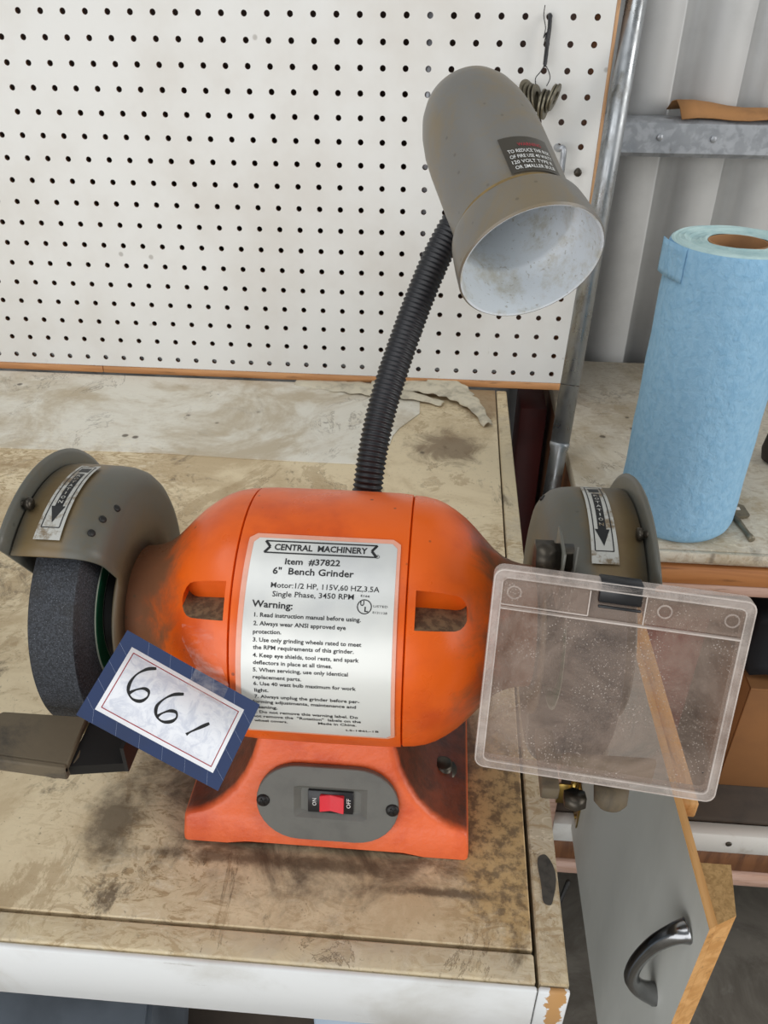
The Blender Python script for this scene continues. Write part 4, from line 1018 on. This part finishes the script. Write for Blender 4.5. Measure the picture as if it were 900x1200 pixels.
sbox(bm, -hw + .0045, hw - .0045, hh - 0.0202, hh - 0.0194, 0.0012, 0.0034, 0.0001); sbox(bm, -hw + .0045, -0.0150, hh - 0.0173, hh - 0.0168, 0.0040, 0.0050, 0.0001)
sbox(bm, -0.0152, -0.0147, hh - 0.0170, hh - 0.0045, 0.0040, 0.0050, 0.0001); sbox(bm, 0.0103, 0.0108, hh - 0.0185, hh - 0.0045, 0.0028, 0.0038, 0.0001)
recalc(bm); obj('band_highlight_bead', bm, 'edge_highlight', es)  # pale strips painting highlights along the band edges
for (a, b) in ((-hw + 0.0100, hh - 0.0105), (0.0190, hh - 0.0100), (hw - 0.0105, hh - 0.0100)):
    bm = bmesh.new(); nn = 20
    rs = [[O_ + sx * (a + q * cos(2*pi*k/nn)) + sy * (b + q * sin(2*pi*k/nn)) + sn * d for k in range(nn)] for q, d in ((0.0027, 0.0046), (0.0029, 0.0051), (0.0033, 0.0051), (0.0035, 0.0046))]
    rings(bm, rs, True, False, False); obj('moulded_ring', bm, 'shield_rim', es)
bm = bmesh.new()
sbox(bm, -0.0108, 0.0088, hh - 0.0105, hh + 0.0004, -0.0060, 0.0030, 0.0006)
obj('shield_clip', bm, 'black_plastic', es, 'black clip holding the shield')
bm = bmesh.new(); sbox(bm, -0.0108, 0.0088, hh - 0.0125, hh - 0.0112, 0.0030, 0.0045, 0.0004); obj('clip_lip', bm, 'black_plastic', es)

# ---- flexible lamp
LO = Vector((0.5393, -0.5087, 1.2118)); LA = Vector((-0.28772298, 0.82623557, 0.4843039)).normalized()
E1 = Vector((0.94437732, 0.32886391, 0)); E2 = Vector((0.15927008, -0.45736562, 0.87489984)); LE = (LA, E1, E2)
def at_(x, y, d):
    v = right * ((x - 450) / 943.6) + fwd - up * ((y - 600) / 943.6); return Vector((0.4852, -1.018, 1.3529)) + v * d
bm = bmesh.new()
NP = [Vector(p) for p in ((0.4430, -0.5900, 0.9350), (0.4390, -0.5620, 0.9750), (0.4385, -0.5500, 1.0200), (0.4403, -0.5512, 1.0651), (0.4464, -0.5228, 1.1082), (0.4606, -0.4840, 1.1520), (0.4815, -0.4480, 1.2013), (0.5030, -0.4300, 1.2330), (0.5180, -0.4420, 1.2420))]
raw = path(NP, 60)
# resample evenly so the sleeve's ridges are regular
seg = 0.00085; out = [raw[0]]; acc = 0.0
for a, b in zip(raw[:-1], raw[1:]):
    d = (b - a).length; pos = 0.0
    while acc + d - pos >= seg:
        pos += seg - acc; acc = 0.0; out.append(a.lerp(b, pos / d))
    acc += d - pos
tube(bm, out, 0.0098, 20, rf=lambda i: 0.0089 + 0.0016 * (0.5 + 0.5 * cos(i * 2 * pi / 4)))
obj('lamp_neck', bm, 'flex', gr, 'black corrugated flexible neck', ang=80)
bm = bmesh.new()
lathe(bm, LO, LA, [(0.0, 0.0452), (-0.0008, 0.0460), (0.0004, 0.0470), (0.0022, 0.0468), (0.010, 0.0462), (0.020, 0.0450), (0.0265, 0.0440), (0.0285, 0.0434), (0.0300, 0.0422), (0.0335, 0.0393), (0.0350, 0.0390), (0.050, 0.0392), (0.080, 0.0396), (0.100, 0.0398), (0.116, 0.0394), (0.130, 0.0375), (0.142, 0.0345), (0.152, 0.0300), (0.160, 0.0235), (0.165, 0.0150), (0.1675, 0.006), (0.168, 0.0)], 72, False, False, e=LE)
recalc(bm)
bm.faces.ensure_lookup_table()
for f in bm.faces:
    t_ = (f.calc_center_median() - LO).dot(LA)
    if 0.0290 < t_ < 0.0350: f.material_index = 1
shd = obj('lamp_shade', bm, ['shade', 'ledge_dust'], gr, 'grey dusty metal lamp shade')
bm = bmesh.new()
lathe(bm, LO, LA, [(-0.0007, 0.0460), (0.0, 0.0446), (0.010, 0.0440), (0.020, 0.0428), (0.0285, 0.0412), (0.0310, 0.0385), (0.034, 0.0378), (0.100, 0.0378), (0.128, 0.0355), (0.145, 0.030), (0.152, 0.018), (0.153, 0.0)], 72, False, False, e=LE)
recalc(bm)
for f in bm.faces: f.normal_flip()
obj('reflector', bm, 'reflector', shd, 'white painted inside of the shade')
bm = bmesh.new(); rod(bm, LO + LA * 0.095, LO + LA * 0.150, 0.0165, 20); obj('bulb_socket', bm, 'card_white', shd)
bm = bmesh.new(); rod(bm, LO + LA * 0.166 + E1 * -0.002, LO + LA * 0.180 + E1 * -0.002, 0.0042, 14, bev=0.001); obj('switch_knob', bm, 'black_plastic', shd, 'black turn switch')
def shc(a, deg, r): return LO + LA * a + (E1 * cos(radians(deg)) + E2 * sin(radians(deg))) * r
bm = bmesh.new(); rs = []
for k in range(5):
    a = 0.0355 + (0.0665 - 0.0355) * k / 4; rs.append([shc(a, 109 - j * 4.0, 0.0400) for j in range(13)])
rings(bm, rs, False, False, False); recalc(bm)
stk = obj('caution_sticker', bm, 'shade_sticker', shd, 'dark foil sticker with pale print')
bm = bmesh.new()
for (s_, a, d0_, d1_, mt) in (('WARNING', 0.0590, 94, 71, 1), ('TO REDUCE THE RISK', 0.0535, 105, 64, 0), ('OF FIRE USE 40 WATT', 0.0487, 105, 64, 0), ('120 VOLT TYPE R', 0.0440, 105, 66, 0), ('OR SMALLER BULB', 0.0394, 104, 66, 0)):
    put_text(bm, s_, lambda u, y, a=a, d0_=d0_, d1_=d1_: shc(a + (y - 0.36) * 0.0042, d0_ + (d1_ - d0_) * u, 0.0403), mt, 0.005)
recalc(bm)
for f in bm.faces:
    cc = f.calc_center_median() - LO; cc -= LA * cc.dot(LA)
    if f.normal.dot(cc) < 0: f.normal_flip()
stk_t = obj('lettering', bm, ['white_ink', 'red_ink'], shd)

# ------------------------------------------------------------------ lot tag card 661
def K(x, y, z, k): return Vector((0.4852 + (x - 0.4852) * k, -1.018 + (y + 1.018) * k, 1.3529 + (z - 1.3529) * k))
cTL, cTR, cBR, cBL = K(0.3296, -0.7098, 1.0719, .967), K(0.3977, -0.7165, 1.0303, .967), K(0.3835, -0.7585, 1.0113, .967), K(0.3154, -0.7518, 1.0528, .967)
kx = cTR - cTL; KW = kx.length; kx.normalize(); ky = cTL - cBL; KH = ky.length; ky.normalize(); kn = kx.cross(ky).normalized()
if kn.y > 0: kn = -kn
KO = (cTL + cTR + cBR + cBL) / 4
def kp(u, v, d=0.0): return KO + kx * u + ky * v + kn * (d + 0.0006 * (u / KW * 2) ** 2)
tg = thing('lot_tag', 'navy bordered white card marked 661 taped to the left of the motor', 'tag', KO)
def kgrid(bm, u0, u1, v0, v1, d, th=0.0002, mat=0, n=10):
    a = [[kp(u0 + (u1 - u0) * i / n, v, d + dd) for i in range(n + 1)] for v, dd in ((v0, 0), (v1, 0), (v1, th), (v0, th), (v0, 0))]
    rings(bm, a, False, False, False, mat); 
    for i_ in (0, n):
        pass
hw2, hh2 = KW / 2, KH / 2
bm = bmesh.new(); kgrid(bm, -hw2, hw2, -hh2, hh2, 0, 0.0003)
bmesh.ops.remove_doubles(bm, verts=bm.verts[:], dist=1e-6); recalc(bm); obj('card', bm, 'navy', tg, 'navy border of the card')
bm = bmesh.new(); b1 = 0.0062
kgrid(bm, -hw2 + b1, hw2 - b1, -hh2 + b1, hh2 - b1, 0.0003, 0.00008); obj('white_frame', bm, 'card_white', tg)
bm = bmesh.new(); kgrid(bm, -hw2 + b1 + .0020, hw2 - b1 - .0020, -hh2 + b1 + .0020, hh2 - b1 - .0020, 0.0004, 0.00005); obj('red_line', bm, 'red_ink', tg)
bm = bmesh.new(); kgrid(bm, -hw2 + b1 + .0025, hw2 - b1 - .0025, -hh2 + b1 + .0025, hh2 - b1 - .0025, 0.00047, 0.00004); obj('card_face', bm, 'card', tg, 'marbled white face')
bm = bmesh.new()
def line(u0, v0, u1, v1, wd, d):
    a = Vector((u0, v0)); b = Vector((u1, v1)); t = (b - a).normalized(); nn = Vector((-t.y, t.x)) * wd / 2
    bm.faces.new([bm.verts.new(kp(p.x, p.y, d)) for p in (a + nn, b + nn, b - nn, a - nn)])
for i in range(-6, 14):       # fine pale diagonals on the border, only where they cross it
    u = -hw2 + i * 0.0125
    for (v0, v1) in ((hh2, hh2 - b1), (-hh2 + b1, -hh2)):
        sl = 0.45; ua, ub = u + (hh2 - v0) * sl, u + (hh2 - v1) * sl
        if -hw2 < min(ua, ub) and max(ua, ub) < hw2: line(ua, v0, ub, v1, 0.00010, 0.00042)
for v in (-0.014, -0.004, 0.006, 0.016):
    line(-hw2, v, -hw2 + b1, v - 0.004, 0.00010, 0.00042); line(hw2 - b1, v, hw2, v - 0.004, 0.00010, 0.00042)
recalc(bm); obj('border_lines', bm, 'line_ink', tg)
def stroke2(bm, pts, wd):
    Pp = path([(a, b, 0) for a, b in pts], 8); L1, L2 = [], []
    for i, p in enumerate(Pp):
        d = (Pp[min(i+1, len(Pp)-1)] - Pp[max(i-1, 0)]).normalized(); nn = Vector((-d.y, d.x, 0)) * wd / 2 * (0.75 + 0.25 * sin(i * 0.3))
        L1.append(kp(p.x + nn.x, p.y + nn.y, 0.00062)); L2.append(kp(p.x - nn.x, p.y - nn.y, 0.00062))
    rings(bm, [L1, L2], False, False, False)
bm = bmesh.new()
def cardpx(x, y):    # drawing units measured on the card face
    return ((x - 0.5) * KW, (0.5 - y) * KH)
import json
STK = [
 [(0.285, 0.205), (0.235, 0.26), (0.195, 0.36), (0.185, 0.47), (0.205, 0.56), (0.25, 0.60), (0.30, 0.58), (0.325, 0.51), (0.315, 0.455), (0.28, 0.45), (0.24, 0.50), (0.212, 0.565)],
 [(0.520, 0.300), (0.465, 0.355), (0.425, 0.44), (0.405, 0.545), (0.43, 0.630), (0.48, 0.655), (0.53, 0.615), (0.55, 0.55), (0.53, 0.505), (0.49, 0.525), (0.455, 0.585), (0.437, 0.640)],
 [(0.755, 0.440), (0.715, 0.52), (0.672, 0.610), (0.655, 0.655)]]
for s_ in STK: stroke2(bm, [cardpx(*p) for p in s_], 0.0017)
recalc(bm)
for f in bm.faces:
    if f.normal.dot(kn) < 0: f.normal_flip()
obj('handwriting', bm, 'black_ink', tg, 'black handwritten 661')
bm = bmesh.new()
rings(bm, [[kp(0.001 + 0.0195 * k / 4, hh2 - 0.0100, 0.0007) for k in range(5)], [kp(0.0005 + 0.0195 * k / 4, hh2 + 0.0005, 0.0008) for k in range(5)],
    [cylp(0.3600 + 0.0175 * k / 4, 27 - k * 0.5, 0.0750 + 0.0022 * k / 4) for k in range(5)], [cylp(0.3590 + 0.0175 * k / 4, 33 - k * 0.5, 0.0725 + 0.0032 * k / 4) for k in range(5)]], False, False, False)
obj('tape', bm, 'tape', tg, 'piece of clear tape')
